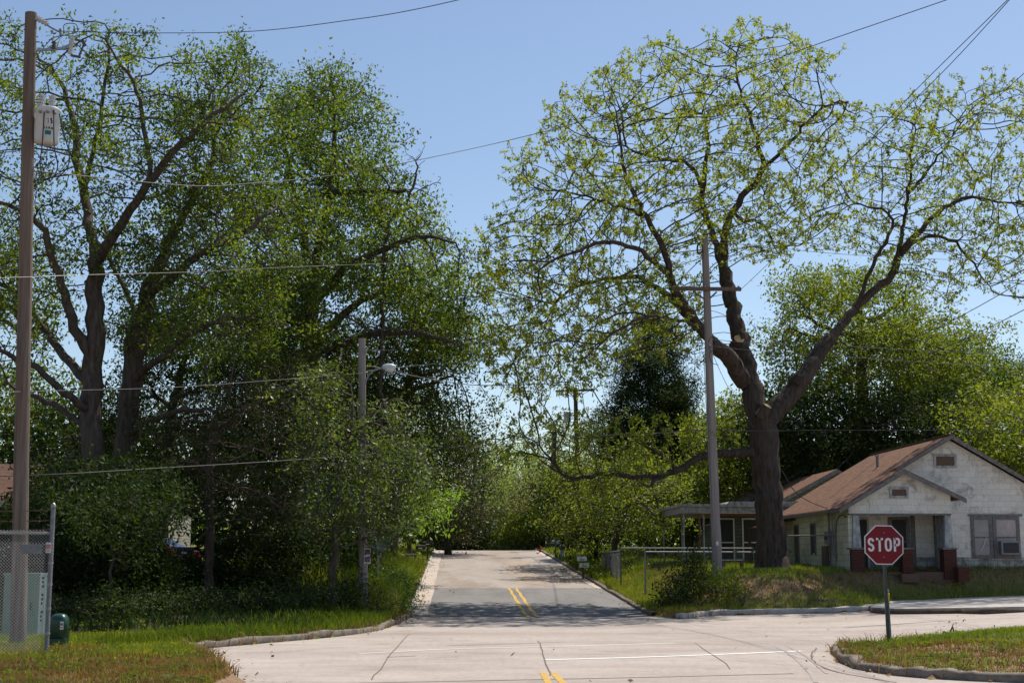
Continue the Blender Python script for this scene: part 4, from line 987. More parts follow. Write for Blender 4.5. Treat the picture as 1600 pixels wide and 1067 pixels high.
# trees behind the houses
BT = [(1350,78,[(1200,560),(1215,470),(1260,430),(1300,415),(1350,440),(1420,455),(1480,480),(1500,520),(1480,620),(1440,650),(1350,645),(1260,640),(1205,620)],M['young'],.4,2600,'yellow-green tree towering behind the white house'),
      (1480,86,[(1420,560),(1470,520),(1520,530),(1555,560),(1560,640),(1530,665),(1450,665),(1400,640)],M['oak'],.35,1500,'darker green tree behind the right of the white house'),
      (1590,120,[(1560,580),(1590,560),(1640,570),(1650,640),(1590,660),(1555,620)],M['oak_dark'],.3,700,'distant dark tree at the right edge'),
      (1585,66,[(1540,640),(1580,610),(1640,600),(1680,680),(1650,740),(1580,745),(1545,700)],M['young'],.2,900,'thin greyish tree over the right roof slope'),
      (1130,80,[(1080,660),(1120,630),(1180,620),(1210,680),(1200,760),(1140,800),(1080,780)],M['young'],.2,1300,'yellow-green tree behind the carport'),
      (1080,80,[(1040,740),(1080,720),(1120,740),(1130,800),(1090,840),(1040,830)],M['young'],.12,800,'young tree beside the carport roof'),
      (1280,74,[(1200,640),(1260,620),(1340,630),(1370,690),(1340,760),(1215,760)],M['oak_dark'],.4,1500,'dark tree in the gap between the big trunk and the house roof'),
      (1440,73,[(1340,640),(1420,620),(1500,630),(1560,670),(1560,760),(1340,760)],M['oak_dark'],.4,1500,'dark tree mass behind the ridge of the white house'),
      (930,75,[(880,770),(930,750),(1000,760),(1010,820),(960,845),(890,850)],M['oak_dark'],.12,900,'dark bushy tree at the far end of the wire fence')]
for i, (u, Yt, poly, lf, tr, na, lab) in enumerate(BT):
    autotree('background_tree', lab, u, Yt, poly, na, 5.5, lf, M['bark'], 150+i, tr, fork=.4, per=26, size=.22, spread=.3, step=.5, kill=.5, gap=.12, gs=.03, n=4, nl=4)
# far woods ring that closes the horizon
rs = np.random.RandomState(170)
xs = rs.uniform(-170, 190, 5200); ys = 175+rs.rand(5200)*25+np.abs(xs)*.05; zs = -2.5+rs.rand(5200)**.7*(9+2.2*fnoise(xs, xs*0, .12, 3))
V, Fs = leaves_at(np.stack([xs, ys, zs], -1), rs, 9, 1.0, .8, .7)
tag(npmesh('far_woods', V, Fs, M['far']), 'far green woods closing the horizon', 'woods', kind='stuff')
xs = rs.uniform(-75, -8, 3600); ys = 80+rs.rand(3600)*12; zs = 1.5+rs.rand(3600)**.8*8.5
V, Fs = leaves_at(np.stack([xs, ys, zs], -1), rs, 12, .5, .6, .6)
tag(npmesh('left_woods', V, Fs, M['oak_dark']), 'dark woods far behind the left thicket', 'woods', kind='stuff')
xs = rs.uniform(8, 60, 3000); ys = 84+rs.rand(3000)*14; zs = 1.5+rs.rand(3000)**.8*8
V, Fs = leaves_at(np.stack([xs, ys, zs], -1), rs, 10, .6, .6, .6)
tag(npmesh('right_woods', V, Fs, M['oak_dark']), 'dark woods far behind the houses on the right', 'woods', kind='stuff')

# ------------------------------------------------------------------ utility poles
def wood_pole(name, label, ub, vb, Y, ut, vt, r0, r1, m, group=None, z=None):
    b = P(ub, vb, Y); b[2] = float(ground(b[0], b[1])) if z is None else z
    t = P(ut, vt, Y)
    e = empty(name, b, label, 'utility pole', group)
    pts = [b-np.array([0, 0, .2])]+[b+(t-b)*k for k in np.linspace(0, 1, 12)]
    rr = [r0]+[r0+(r1-r0)*k for k in np.linspace(0, 1, 12)]
    rs_ = np.random.RandomState(int(ub)); pts = [p+np.append(rs_.randn(2)*.006, 0) for p in pts]
    MB().tube(pts, rr, 18).build('shaft', m, e, b, smooth=False)
    return e, b, t
YL = 26.6
e, pb_, pt_ = wood_pole('utility_pole', 'tall brown wooden utility pole with a grey transformer at the left edge', 28, 1010, YL, 48, 21, .150, .112, M['pole'])
def PL(u, v, dy=0): return P(u, v, YL+dy)
# bolts & hardware
b_ = MB()
for v in (28, 66, 84, 160, 214, 262, 268):
    x = 48-(v-21)/989*20
    c = PL(x+11, v); MB().tube([c-np.array([.06,0,0]), c+np.array([.05,0,0])], .012, 6).build('bolt', M['galv_dull'], e, pb_)
MB().bar(PL(58, 79), PL(98, 76), .04, .05).bar(PL(98, 76), PL(108, 73), .05, .07).build('bracket', M['galv'], e, pb_)
def ribbed(c, ax, L, r, k, mb=None, n=10):
    mb = mb or MB(); ax = np.array(ax, float); ax /= np.linalg.norm(ax); pts, rr = [], []
    for i in range(k):
        for t, q in ((0, .55), (.35, 1), (.5, 1), (.55, .55)):
            pts.append(np.array(c)+ax*L*(i+t)/k); rr.append(r*q)
    pts.append(np.array(c)+ax*L); rr.append(r*.5); return mb.tube(pts, rr, n)
ribbed(PL(56, 28), (1, 0, -.55), .28, .065, 4).build('insulator', M['porcelain'], e, pb_, smooth=False)
MB().tube([PL(68, 36), PL(80, 44), PL(92, 50)], .018, 6).build('bracket', M['galv_dull'], e, pb_)
ribbed(PL(84, 78), (0, 0, 1), .17, .055, 3).build('insulator', M['porc_dark'], e, pb_)
# fused cutout
ribbed(PL(109, 85), (.12, 0, 1), .34, .055, 6).build('cutout', M['porcelain'], e, pb_)
MB().bar(PL(118, 62), PL(132, 67), .04, .035).bar(PL(132, 67), PL(124, 88), .03, .025).bar(PL(111, 87), PL(126, 90), .03, .045).bar(PL(129, 64), PL(133, 72), .05, .06).build('fuse', M['porc_dark'], e, pb_)
# transformer
tc = PL(74, 196, -.05); s_ = YL/F; r_ = .232
tf = MB().lathe(tc[0], tc[1], [(r_*.90, tc[2]-.37), (r_*.95, tc[2]-.33), (r_, tc[2]-.30), (r_, tc[2]+.26), (r_*1.05, tc[2]+.27), (r_*1.05, tc[2]+.31), (r_*.97, tc[2]+.325), (r_*.5, tc[2]+.355), (.01, tc[2]+.36)], 28)
tfo = tf.build('transformer', M['grey_paint'], e, pb_, smooth=True)
# children of a part: keep coordinates relative to the pole base (parts sit at the thing's origin)
def sub(mb, name, m, part, org, **k): return mb.build(name, m, part, org, **k)
sub(ribbed((tc[0]-.14, tc[1]+.05, tc[2]+.33), (-.05, 0, 1), .30, .08, 5), 'bushing', M['porcelain'], tfo, pb_)
sub(ribbed((tc[0]+.07, tc[1], tc[2]+.34), (.05, 0, 1), .26, .075, 4), 'bushing', M['porcelain'], tfo, pb_)
for dx in (-.07, .07, .19):
    sub(MB().tube([(tc[0]+dx, tc[1]-r_-.03+.10*max(0, dx-.1), tc[2]+.19), (tc[0]+dx, tc[1]-r_+.08, tc[2]+.19)], .028, 8), 'terminal', M['galv_dull'], tfo, pb_)
# letters drawn with strokes on the tank (local plane facing the camera)
GLY = {
 'S': [[(.95,.80),(.80,.95),(.5,1),(.2,.95),(.05,.76),(.2,.58),(.5,.5),(.8,.42),(.95,.24),(.8,.05),(.5,0),(.2,.05),(.05,.20)]],
 'T': [[(0,1),(1,1)],[(.5,1),(.5,0)]], 'O': [[(.5,1),(.15,.92),(0,.7),(0,.3),(.15,.08),(.5,0),(.85,.08),(1,.3),(1,.7),(.85,.92),(.5,1)]],
 'P': [[(.05,0),(.05,1)],[(.05,1),(.7,1),(.95,.88),(.95,.6),(.7,.47),(.05,.47)]],
 '1': [[(.2,.8),(.5,1),(.5,0)]], '5': [[(.9,1),(.15,1),(.1,.55),(.6,.6),(.9,.4),(.85,.12),(.5,0),(.1,.08)]],
 '2': [[(.1,.8),(.3,1),(.7,1),(.9,.8),(.8,.55),(.1,0),(.95,0)]], '4': [[(.75,0),(.75,1),(.05,.3),(1,.3)]],
 '9': [[(.9,.65),(.6,.45),(.2,.55),(.1,.8),(.4,1),(.8,.95),(.9,.65),(.8,.2),(.4,0)]], '0': [[(.5,1),(.1,.8),(.1,.2),(.5,0),(.9,.2),(.9,.8),(.5,1)]],
 'C': [[(.9,.8),(.5,1),(.1,.75),(.1,.25),(.5,0),(.9,.2)]], 'A': [[(0,0),(.5,1),(1,0)],[(.2,.35),(.8,.35)]], 'U': [[(.1,1),(.1,.2),(.5,0),(.9,.2),(.9,1)]],
 'I': [[(.5,0),(.5,1)]], 'N': [[(.05,0),(.05,1),(.95,0),(.95,1)]], 'R': [[(.05,0),(.05,1),(.7,1),(.9,.75),(.7,.5),(.05,.5)],[(.5,.5),(.95,0)]], 'L': [[(.1,1),(.1,0),(.9,0)]], 'H': [[(.1,0),(.1,1)],[(.9,0),(.9,1)],[(.1,.5),(.9,.5)]], 'E': [[(.9,0),(.1,0),(.1,1),(.9,1)],[(.1,.5),(.8,.5)]],
}
def text(txt, x0, z0, w, h, st, yf, gap=.25, smoothn=0):
    """flat stroke lettering in the x/z plane; yf(x) gives the surface depth"""
    mb = MB(); n = len(txt); cw = w/(n+gap*(n-1))
    for i, c in enumerate(txt):
        if c == ' ': continue
        for stn in GLY[c]:
            pts = [np.array(p, float) for p in stn]
            if smoothn and len(pts) > 5: pts = smooth(pts, smoothn)
            pts = [np.array((x0+(cw*(1+gap))*i+p[0]*(cw-st)+st/2, z0+st/2+p[1]*(h-st))) for p in pts]
            nn = []
            for k, p in enumerate(pts):
                closed = np.allclose(pts[0], pts[-1])
                a = pts[k-1] if k > 0 else (pts[-2] if closed else p); b = pts[k+1] if k < len(pts)-1 else (pts[1] if closed else p)
                d1 = (p-a); d2 = (b-p)
                d1 = d1/(np.linalg.norm(d1)+1e-9) if np.linalg.norm(d1) > 1e-9 else d2/np.linalg.norm(d2)
                d2 = d2/(np.linalg.norm(d2)+1e-9) if np.linalg.norm(d2) > 1e-9 else d1
                t = d1+d2; t /= np.linalg.norm(t)+1e-9; nrm = np.array([-t[1], t[0]])
                sc = 1/max(.55, abs(np.dot(nrm, [-d1[1], d1[0]])))
                nn.append(nrm*st/2*sc)
            if not np.allclose(pts[0], pts[-1]) and len(pts) > 1:
                d = pts[0]-pts[1]; d /= np.linalg.norm(d); pts[0] = pts[0]+d*st*.5*(1 if len(stn) < 6 else .2)
                d = pts[-1]-pts[-2]; d /= np.linalg.norm(d); pts[-1] = pts[-1]+d*st*.5*(1 if len(stn) < 6 else .2)
            V = []
            for p, q in zip(pts, nn):
                for s in (1, -1):
                    x, z = p+q*s; V.append((x, yf(x), z))
            mb.add(V, [(2*k, 2*k+1, 2*k+3, 2*k+2) for k in range(len(pts)-1)])
    return mb
yt = lambda x: tc[1]-math.sqrt(max(.001, (r_+.006)**2-(x-tc[0])**2))
def curved(x0, x1, z0, z1, off=.003, n=6):
    xs_ = np.linspace(x0, x1, n); V = []
    for x in xs_:
        for z in (z0, z1): V.append((x, tc[1]-math.sqrt((r_+off)**2-(x-tc[0])**2), z))
    return MB().add(V, [(2*i, 2*i+2, 2*i+3, 2*i+1) for i in range(n-1)])
sub(curved(tc[0]+.055, tc[0]+.17, tc[2]-.04, tc[2]+.10), 'number_plate', M['white'], tfo, pb_)
sub(text('15', tc[0]+.065, tc[2]-.025, .095, .11, .020, yt), 'number', M['black'], tfo, pb_)
sub(text('2490', tc[0]+.0, tc[2]-.145, .17, .05, .010, yt), 'number', M['black'], tfo, pb_)
sub(curved(tc[0]+.04, tc[0]+.14, tc[2]-.25, tc[2]-.17), 'sticker', M['teal'], tfo, pb_)
# leads on the pole
def lead(pts, r=.012, m='cable'):
    MB().tube(smooth([np.array(p) for p in pts], 6), r, 6).build('lead_wire', M[m], e, pb_)
lead([PL(69,175,-.3), PL(68,195,-.33), PL(66,225,-.32), PL(63,262,-.2), PL(75,282,-.1), PL(84,262,0)])
lead([PL(84,172,-.3), PL(84,200,-.33), PL(85,232,-.3), PL(90,262,-.1), PL(78,285,0)])
lead([PL(93,178,-.2), PL(97,200,-.2), PL(108,240,-.1), PL(105,262,0), PL(88,280,0)])
lead([PL(100,50), PL(100,40), PL(108,37), PL(119,39), PL(121,50), PL(108,54), PL(96,57), PL(84,66)], .008)
lead([PL(109,63), PL(106,75), PL(96,95), PL(80,120), PL(66,140)], .006)
lead([PL(58,262), PL(62,275), PL(66,290)], .01)
MB().tube([PL(94, 48)+np.array([0,0,.03]), PL(95, 54)-np.array([0,0,.03])], .025, 6).build('clamp', M['galv_dull'], e, pb_)

# centre pole with cross arm
YC = 47
e, b0, t0 = wood_pole('utility_pole', 'straight pale grey wooden pole with one crossarm in front of the spreading tree', 1121, 897, YC, 1101, 374, .165, .115, M['pole_grey'])
def PC(u, v, dy=0): return P(u, v, YC+dy)
MB().bar(PC(1049, 451, -.18), PC(1158, 452, -.18), .11, .12).build('crossarm', M['arm_wood'], e, b0, bevel=.006)
MB().bar(PC(1084, 456, -.14), PC(1103, 469, -.05), .03, .05).build('brace', M['arm_wood'], e, b0)
MB().bar(PC(1120, 456, -.14), PC(1106, 469, -.05), .03, .05).build('brace', M['arm_wood'], e, b0)
ribbed(PC(1101, 375, 0), (-1, 0, .05), .34, .05, 4).build('insulator', M['porc_dark'], e, b0)
ribbed(PC(1104, 376, 0), (1, 0, .05), .36, .05, 4).build('insulator', M['porc_dark'], e, b0)
MB().tube(smooth([PC(1096, 378, -.1), PC(1090, 384, -.2), PC(1091, 396, -.2), PC(1098, 392, -.1)], 5), .03, 6).build('coiled_wire', M['black_metal'], e, b0)
for u in (1053, 1102, 1154):
    MB().tube([PC(u, 447, -.18), PC(u, 450, -.18)], .04, 8).build('bolt', M['galv'], e, b0)
for u, v in ((1109, 541), (1110, 547)):
    MB().tube([PC(u-1, v, -.2), PC(u+3, v+1, -.22)], .05, 8).build('cable_clamp', M['galv_dull'], e, b0)
MB().tube(smooth([PC(1107, 535, -.2), PC(1112, 526, -.25), PC(1122, 530, -.2), PC(1118, 545, -.2), PC(1109, 552, -.2), PC(1112, 566, -.2), PC(1122, 570, -.2)], 6), .012, 5).build('lead_wire', M['cable'], e, b0)
MB().box(b0[0]-.05, b0[0]+.03, b0[1]-.2, b0[1]-.16, b0[2]+1.05, b0[2]+1.18).build('tag_plate', M['white'], e, b0)
MB().tube([PC(1092, 570, .0), PC(1103, 890, 0)][:1]+[PC(1100, 560, -.1), PC(1116, 890, -.18)], .012, 5).build('ground_wire', M['galv_dull'], e, b0)

# street light pole
YS = 40
e, b1, t1 = wood_pole('street_light', 'wooden pole with a curved arm street lamp, half hidden by leaves left of the street', 568, 943, YS, 565, 529, .135, .10, M['pole_grey'])
def PS(u, v, dy=0): return P(u, v, YS+dy)
MB().tube(smooth([PS(570, 603), PS(573, 592), PS(580, 582), PS(590, 577), PS(600, 575)], 6), .028, 8).build('lamp_arm', M['galv_dull'], e, b1)
lh = PS(608, 574); n_ = 16
V = []; 
prof = [(-.20, .03), (-.17, .075), (-.05, .115), (.07, .12), (.16, .08), (.20, .02)]
mb = MB().tube([lh+np.array([x, 0, .01]) for x, r in prof], [r for x, r in prof], 14)
for i, v in enumerate(mb.v): mb.v[i] = (v[0], v[1], lh[2]+(v[2]-lh[2])*.85)
mb.build('lamp_head', M['grey_paint'], e, b1, smooth=True)
mb = MB().tube([lh+np.array([x, 0, -.05]) for x in (-.12, -.02, .08, .15)], [.05, .10, .10, .04], 14)
mb.build('lamp_lens', M['lamp_glass'], e, b1, smooth=True)
MB().box(PS(568,545)[0], PS(573,545)[0], YS-.1, YS+.02, PS(568,552)[2], PS(568,545)[2]).build('bracket', M['galv_dull'], e, b1)
c = PS(575, 868); 
MB().box(c[0]-.09, c[0]+.09, c[1]-.16, c[1]-.15, c[2]-.22, c[2]+.22).build('notice', M['white'], e, b1)
MB().box(c[0]-.075, c[0]+.075, c[1]-.166, c[1]-.162, c[2]-.17, c[2]-.03).box(c[0]-.075, c[0]+.075, c[1]-.166, c[1]-.162, c[2]+.04, c[2]+.17).build('notice_print', noisy('faded_purple_print', (.12,.05,.18), (.3,.2,.35), 12), e, b1)

# far poles
YF = 92
e, b2, t2 = wood_pole('utility_pole', 'dark utility pole with a crossarm and small transformer beyond the crest of the street', 905, 850, YF, 899, 606, .17, .13, M['pole_dark'])
def PF(u, v, dy=0): return P(u, v, YF+dy)
MB().bar(PF(868, 611, -.2), PF(929, 609, -.2), .12, .13).build('crossarm', M['arm_wood'], e, b2)
MB().bar(PF(889, 613, -.1), PF(898, 621), .04, .06).build('brace', M['arm_wood'], e, b2)
MB().bar(PF(909, 613, -.1), PF(901, 621), .04, .06).build('brace', M['arm_wood'], e, b2)
c = PF(886, 652); MB().lathe(c[0], c[1]-.3, [(.2, c[2]-.35), (.24, c[2]-.33), (.24, c[2]+.28), (.25, c[2]+.30), (.1, c[2]+.36)], 14).build('transformer', M['grey_paint'], e, b2, smooth=True)
for u in (870, 880, 926): ribbed(PF(u, 614, -.2), (0, 0, -1), .26, .05, 3).build('insulator', M['porc_dark'], e, b2)
YG = 100
e, b3, t3 = wood_pole('utility_pole', 'thin leaning utility pole carrying the orange diamond sign at the street end', 856, 862, YG, 867, 674, .21, .15, M['pole_dark'])
MB().bar(P(858, 676, YG), P(877, 675, YG), .1, .1).build('crossarm', M['arm_wood'], e, b3)
# orange diamond sign
def diamond():
    c = P(855, 812, YG-.35); e = empty('warning_sign', (c[0], c[1], float(ground(c[0], c[1]))), 'orange diamond road warning sign on the thin leaning pole', 'sign')
    s = .42; o_ = tuple(e.location)
    MB().prism([(c[0]-s, c[2]), (c[0], c[2]-s), (c[0]+s, c[2]), (c[0], c[2]+s)], c[1], c[1]+.015).build('sign_face', M['orange'], e, o_)
    MB().prism([(c[0]-.06, c[2]-.2), (c[0]+.06, c[2]-.2), (c[0]+.06, c[2]+.02), (c[0]+.14, c[2]+.02), (c[0], c[2]+.2), (c[0]-.14, c[2]+.02), (c[0]-.06, c[2]+.02)], c[1]-.008, c[1]-.004).build('arrow', M['black'], e, o_)
    MB().bar((c[0], c[1]+.05, o_[2]-.2), (c[0], c[1]+.05, c[2]+.3), .05, .05).build('post', M['galv_dull'], e, o_)
diamond()

# ------------------------------------------------------------------ stop sign
def octo(cx, cz, R_, rot=0): return [(cx+R_*math.cos(rad(22.5+45*i)+rot), cz+R_*math.sin(rad(22.5+45*i)+rot)) for i in range(8)]
Yt = 27.0
c = P(1381, 851, Yt); bs_ = P(1389, 1005, Yt); bs_[2] = float(ground(bs_[0], bs_[1]))
e = empty('stop_sign', bs_, 'red octagonal STOP sign on a steel post at the right corner', 'sign')
ap = .365; R_ = ap/math.cos(rad(22.5)); L0 = np.zeros(3)
tilt = -.02
mbf = lambda R2, ya, yb: MB().prism([(x, z) for x, z in octo(c[0], c[2], R2, tilt)], ya, yb)
mbf(R_, c[1]-.004, c[1]+.002).build('border', M['letter'], e, bs_)
mbf(R_*.945, c[1]-.009, c[1]-.0045).build('sign_face', M['red_sign'], e, bs_)
tw = .62; th = .255
mb = text('STOP', c[0]-tw/2, c[2]-th/2+.005, tw, th, .042, lambda x: c[1]-.0125, gap=.22, smoothn=4); 
mb.build('lettering', M['letter'], e, bs_)
tp = P(1379.5, 822, Yt); bd = (bs_-tp)
b_ = MB()
p0 = bs_-np.array([0, 0, .3]); p1 = tp+np.array([0, .03, 0]); p0[1] += .03
# U-channel post: web plus two flanges
b_.bar(p0, p1, .055, .012)
off = np.array([.027, -.012, 0]); b_.bar(p0+off, p1+off+np.array([0,.004,0]), .008, .03); off[0] = -.027; b_.bar(p0+off, p1+off+np.array([0,.004,0]), .008, .03)
b_.build('post', noisy('dull_green_steel', (.07,.085,.08), (.13,.15,.14), 12, .6), e, bs_)
for v in (832, 870):
    q = P(1381, v, Yt); MB().tube([(q[0], c[1]-.016, q[2]), (q[0], c[1]-.004, q[2])], .010, 8).build('bolt', M['galv'], e, bs_)
# short marker post beside it
Ym = 28.2
q0 = P(1392, 1000, Ym); q0[2] = float(ground(q0[0], q0[1])); q1 = P(1387, 938, Ym)
e = empty('marker_post', q0, 'short green marker post with a yellow cap just behind the stop sign post', 'post')
MB().tube([q0-np.array([0,0,.2]), q1], .028, 10).build('post', noisy('faded_green_post', (.12,.15,.13), (.2,.24,.2), 8, .7), e, q0)
MB().tube([q1-np.array([0,0,.02]), q1+np.array([0,0,.11]), q1+np.array([0,0,.15]), q1+np.array([0,0,.165])], [.045, .045, .036, .01], 12).build('cap', M['yellow'], e, q0, smooth=True)
MB().tube([q1+np.array([.01,0,.17]), q1+np.array([.01,0,.22])], [.025, .02], 8).build('bolt', M['galv'], e, q0)
# stop sign seen from behind, left
Yb = 43.5
c = P(594, 843, Yb); q0 = P(588, 930, Yb); q0[2] = float(ground(q0[0], q0[1]))
e = empty('stop_sign', q0, 'bare grey back of an octagonal sign half hidden by leaves left of the street', 'sign')
a_ = rad(15)
MB().prism(octo(c[0]-.05, c[2], R_), c[1], c[1]+.006).build('sign_back', M['galv_dull'], e, q0)
MB().bar((c[0]-.05, c[1]-.03, q0[2]-.2), (c[0]-.05, c[1]-.03, c[2]+.35), .06, .05).build('post', M['galv'], e, q0)
MB().prism(octo(c[0]-.05, c[2], R_*.97), c[1]+.009, c[1]+.012).build('sign_face', M['red_sign'], e, q0)

# ------------------------------------------------------------------ left fence, cabinet, pedestal
def chain_link(a, b, z0, z1, pitch, r, name, m, parent, org, ns=3):
    """woven diamonds between two ground points; wires as thin tubes"""
    a = np.array(a[:2], float); b = np.array(b[:2], float); L = np.linalg.norm(b-a); d = (b-a)/L; H = z1-z0
    V = []; Fs = []; nrm = np.array([-d[1], d[0], 0]); T = []
    n = int(L/pitch)+1; k = H/pitch
    for s in (1, -1):
        for i in range(-int(k)-1, n+int(k)+1):
            # wire x = i*pitch + s*(z)
            x0 = i*pitch if s > 0 else i*pitch; za, zb = 0, H
            xa, xb = x0, x0+s*H
            ts = [0, 1]
            if xb == xa: continue
            lo, hi = 0., 1.
            t_at0 = (0-xa)/(xb-xa); t_atL = (L-xa)/(xb-xa)
            tmin, tmax = min(t_at0, t_atL), max(t_at0, t_atL)
            lo = max(lo, tmin); hi = min(hi, tmax)
            if hi-lo < .01: continue
            off = nrm*r*s*.8
            pa = np.append(a+d*(xa+(xb-xa)*lo), z0+H*lo)+off; pb = np.append(a+d*(xa+(xb-xa)*hi), z0+H*hi)+off
            T.append((pa, pb))
    T = np.array(T); A_, B_ = T[:, 0], T[:, 1]; D = B_-A_; D /= np.linalg.norm(D, axis=1)[:, None]
    u = np.cross(D, nrm); u /= np.linalg.norm(u, axis=1)[:, None]; w = np.cross(D, u); an = np.arange(ns)*2*math.pi/ns
    ring = (np.cos(an)[None, :, None]*u[:, None]+np.sin(an)[None, :, None]*w[:, None])*r
    V = np.concatenate([A_[:, None]+ring, B_[:, None]+ring], 1).reshape(-1, 3); q = np.arange(len(T))[:, None]*2*ns
    ar = np.arange(ns); f = np.stack([ar, (ar+1) % ns, (ar+1) % ns+ns, ar+ns], -1)
    Fs = (q[:, :, None]+f[None]).reshape(-1, 4)
    return npmesh(name, V, Fs, m, parent, org)
YN = 24.0
fb = P(72, 1024, YN); fb[2] = float(ground(fb[0], fb[1])); ft = P(83.5, 791, YN)
e = empty('chain_link_fence', fb, 'tall galvanised wire mesh fence with barbed strands at the left edge', 'fence')
MB().tube([fb-np.array([0,0,.2]), ft], .037, 14).build('post', M['galv_dull'], e, fb)
MB().tube([ft-np.array([0,0,.02]), ft+np.array([0,0,.01]), ft+np.array([0,0,.045]), ft+np.array([0,0,.065])], [.045,.045,.032,.008], 12).build('post_cap', M['galv'], e, fb, smooth=True)
fe = np.array([fb[0]-5, YN-1.0, fb[2]])
htop = P(78, 833, YN)[2]; xl = P(80.5, 833, YN)[0]
MB().tube([(xl, YN, htop), (fe[0], fe[1], htop+.05)], .024, 10).build('rail', M['galv'], e, fb)
fa = np.array([P(76.5, 930, YN)[0], YN, 0])
chain_link((fb[0]+.05, YN-.03), fe[:2], fb[2]+.03, htop+.05, .052, .0024, 'mesh', M['wire'], e, fb, 4)
for z_ in (.35, .75, 1.15, 1.5):
    t_ = z_/(ft[2]-fb[2]); q = fb+(ft-fb)*t_; MB().tube([q-np.array([0,0,.02]), q+np.array([0,0,.02])], .046, 12).build('tie_band', M['galv'], e, fb)
for k, v in enumerate((797, 813, 827)):
    q = P(82.5-k*.5, v, YN); pts = [q+(np.array([fe[0], fe[1], q[2]+.02])-q)*t_-np.array([0, 0, .05*math.sin(math.pi*t_)]) for t_ in np.linspace(0, 1, 40)]
    mb = MB().tube(pts, .004, 5)
    for j in range(1, 39):
        p = pts[j]; mb.bar(p-np.array([.02,0,.015]), p+np.array([.02,0,.015]), .004, .004); mb.bar(p-np.array([.01,.02,-.02]), p+np.array([.01,.02,-.02]), .004, .004)
    mb.build('barbed_wire', M['brown_board'], e, fb)
q = P(-6, 800, YN-.2); MB().tube([P(-20, 815, YN-.3), P(6, 782, YN-.25)], .02, 8).build('brace_arm', M['galv_dull'], e, fb)
# fence signs
def plate(name, label, cat, u0, u1, v0, v1, Y, m, th=.006):
    a = P(u0, v1, Y); b = P(u1, v0, Y); e = empty(name, ((a[0]+b[0])/2, Y, a[2]), label, cat)
    MB().box(a[0], b[0], Y, Y+th, a[2], b[2]).build('plate', m, e, tuple(e.location)); return e, a, b
e, a, b = plate('fence_sign', 'blank grey panel hanging on the wire mesh left of the small red and white notice', 'sign', 31, 66, 850, 865, YN-.22, M['galv_dull'])
b_ = MB()
e, a, b = plate('warning_notice', 'small white notice with a red word at the top corner of the wire fence', 'sign', 71, 80, 847, 863.5, YN-.09, M['white'])
w_ = b[0]-a[0]; h_ = b[2]-a[2]
MB().box(a[0]+w_*.05, a[0]+w_*.95, YN-.094, YN-.092, a[2]+h_*.45, a[2]+h_*.78).build('red_band', M['red_ink'], e, tuple(e.location))
text('CAUTION', a[0]+w_*.1, a[2]+h_*.53, w_*.8, h_*.18, .0035, lambda x: YN-.096).build('lettering', M['white'], e, tuple(e.location))
MB().box(a[0]+w_*.2, a[0]+w_*.8, YN-.094, YN-.092, a[2]+h_*.30, a[2]+h_*.33).box(a[0]+w_*.15, a[0]+w_*.85, YN-.094, YN-.092, a[2]+h_*.19, a[2]+h_*.22).box(a[0]+w_*.2, a[0]+w_*.8, YN-.094, YN-.092, a[2]+h_*.85, a[2]+h_*.87).build('small_print', M['black'], e, tuple(e.location))
# pale green cabinet behind the fence
Yk = 29.5
a = P(2, 990, Yk); b = P(63, 895, Yk); zg = float(ground(b[0], Yk))
e = empty('utility_cabinet', ((a[0]+b[0])/2, Yk, zg), 'pale green metal utility cabinet with a white strip behind the wire fence', 'cabinet')
o_ = tuple(e.location)
MB().box(a[0], b[0], Yk, Yk+.7, zg, b[2]-.05).build('body', M['cab_green'], e, o_, bevel=.01)
MB().box(a[0]-.02, b[0]+.02, Yk-.02, Yk+.72, b[2]-.048, b[2]).build('lid', M['cab_green'], e, o_, bevel=.01)
MB().box(a[0]+.02, b[0]-.10, Yk-.012, Yk-.002, zg+.08, b[2]-.08).build('door', M['cab_green'], e, o_, bevel=.004)
MB().box(b[0]-.16, b[0]-.14, Yk-.05, Yk-.012, zg+.6, zg+.75).build('handle', M['black_metal'], e, o_)
c_ = P(66, 940, Yk-.2)
e = empty('white_marker', (c_[0], c_[1], float(ground(c_[0], c_[1]))), 'narrow white marker panel with black lettering beside the green cabinet', 'marker')
o_ = tuple(e.location); zt = P(66, 895, Yk-.2)[2]
MB().box(c_[0]-.055, c_[0]+.055, c_[1]-.01, c_[1], o_[2]-.1, zt).build('panel', M['white'], e, o_)
mb = MB(); rr_ = np.random.RandomState(4)
for k in range(11):
    z_ = zt-.12-k*.085
    if k in (3, 7): continue
    mb.box(c_[0]-.02, c_[0]+.02*rr_.rand()+.005, c_[1]-.016, c_[1]-.012, z_, z_+.05)
mb.build('print', M['black'], e, o_)
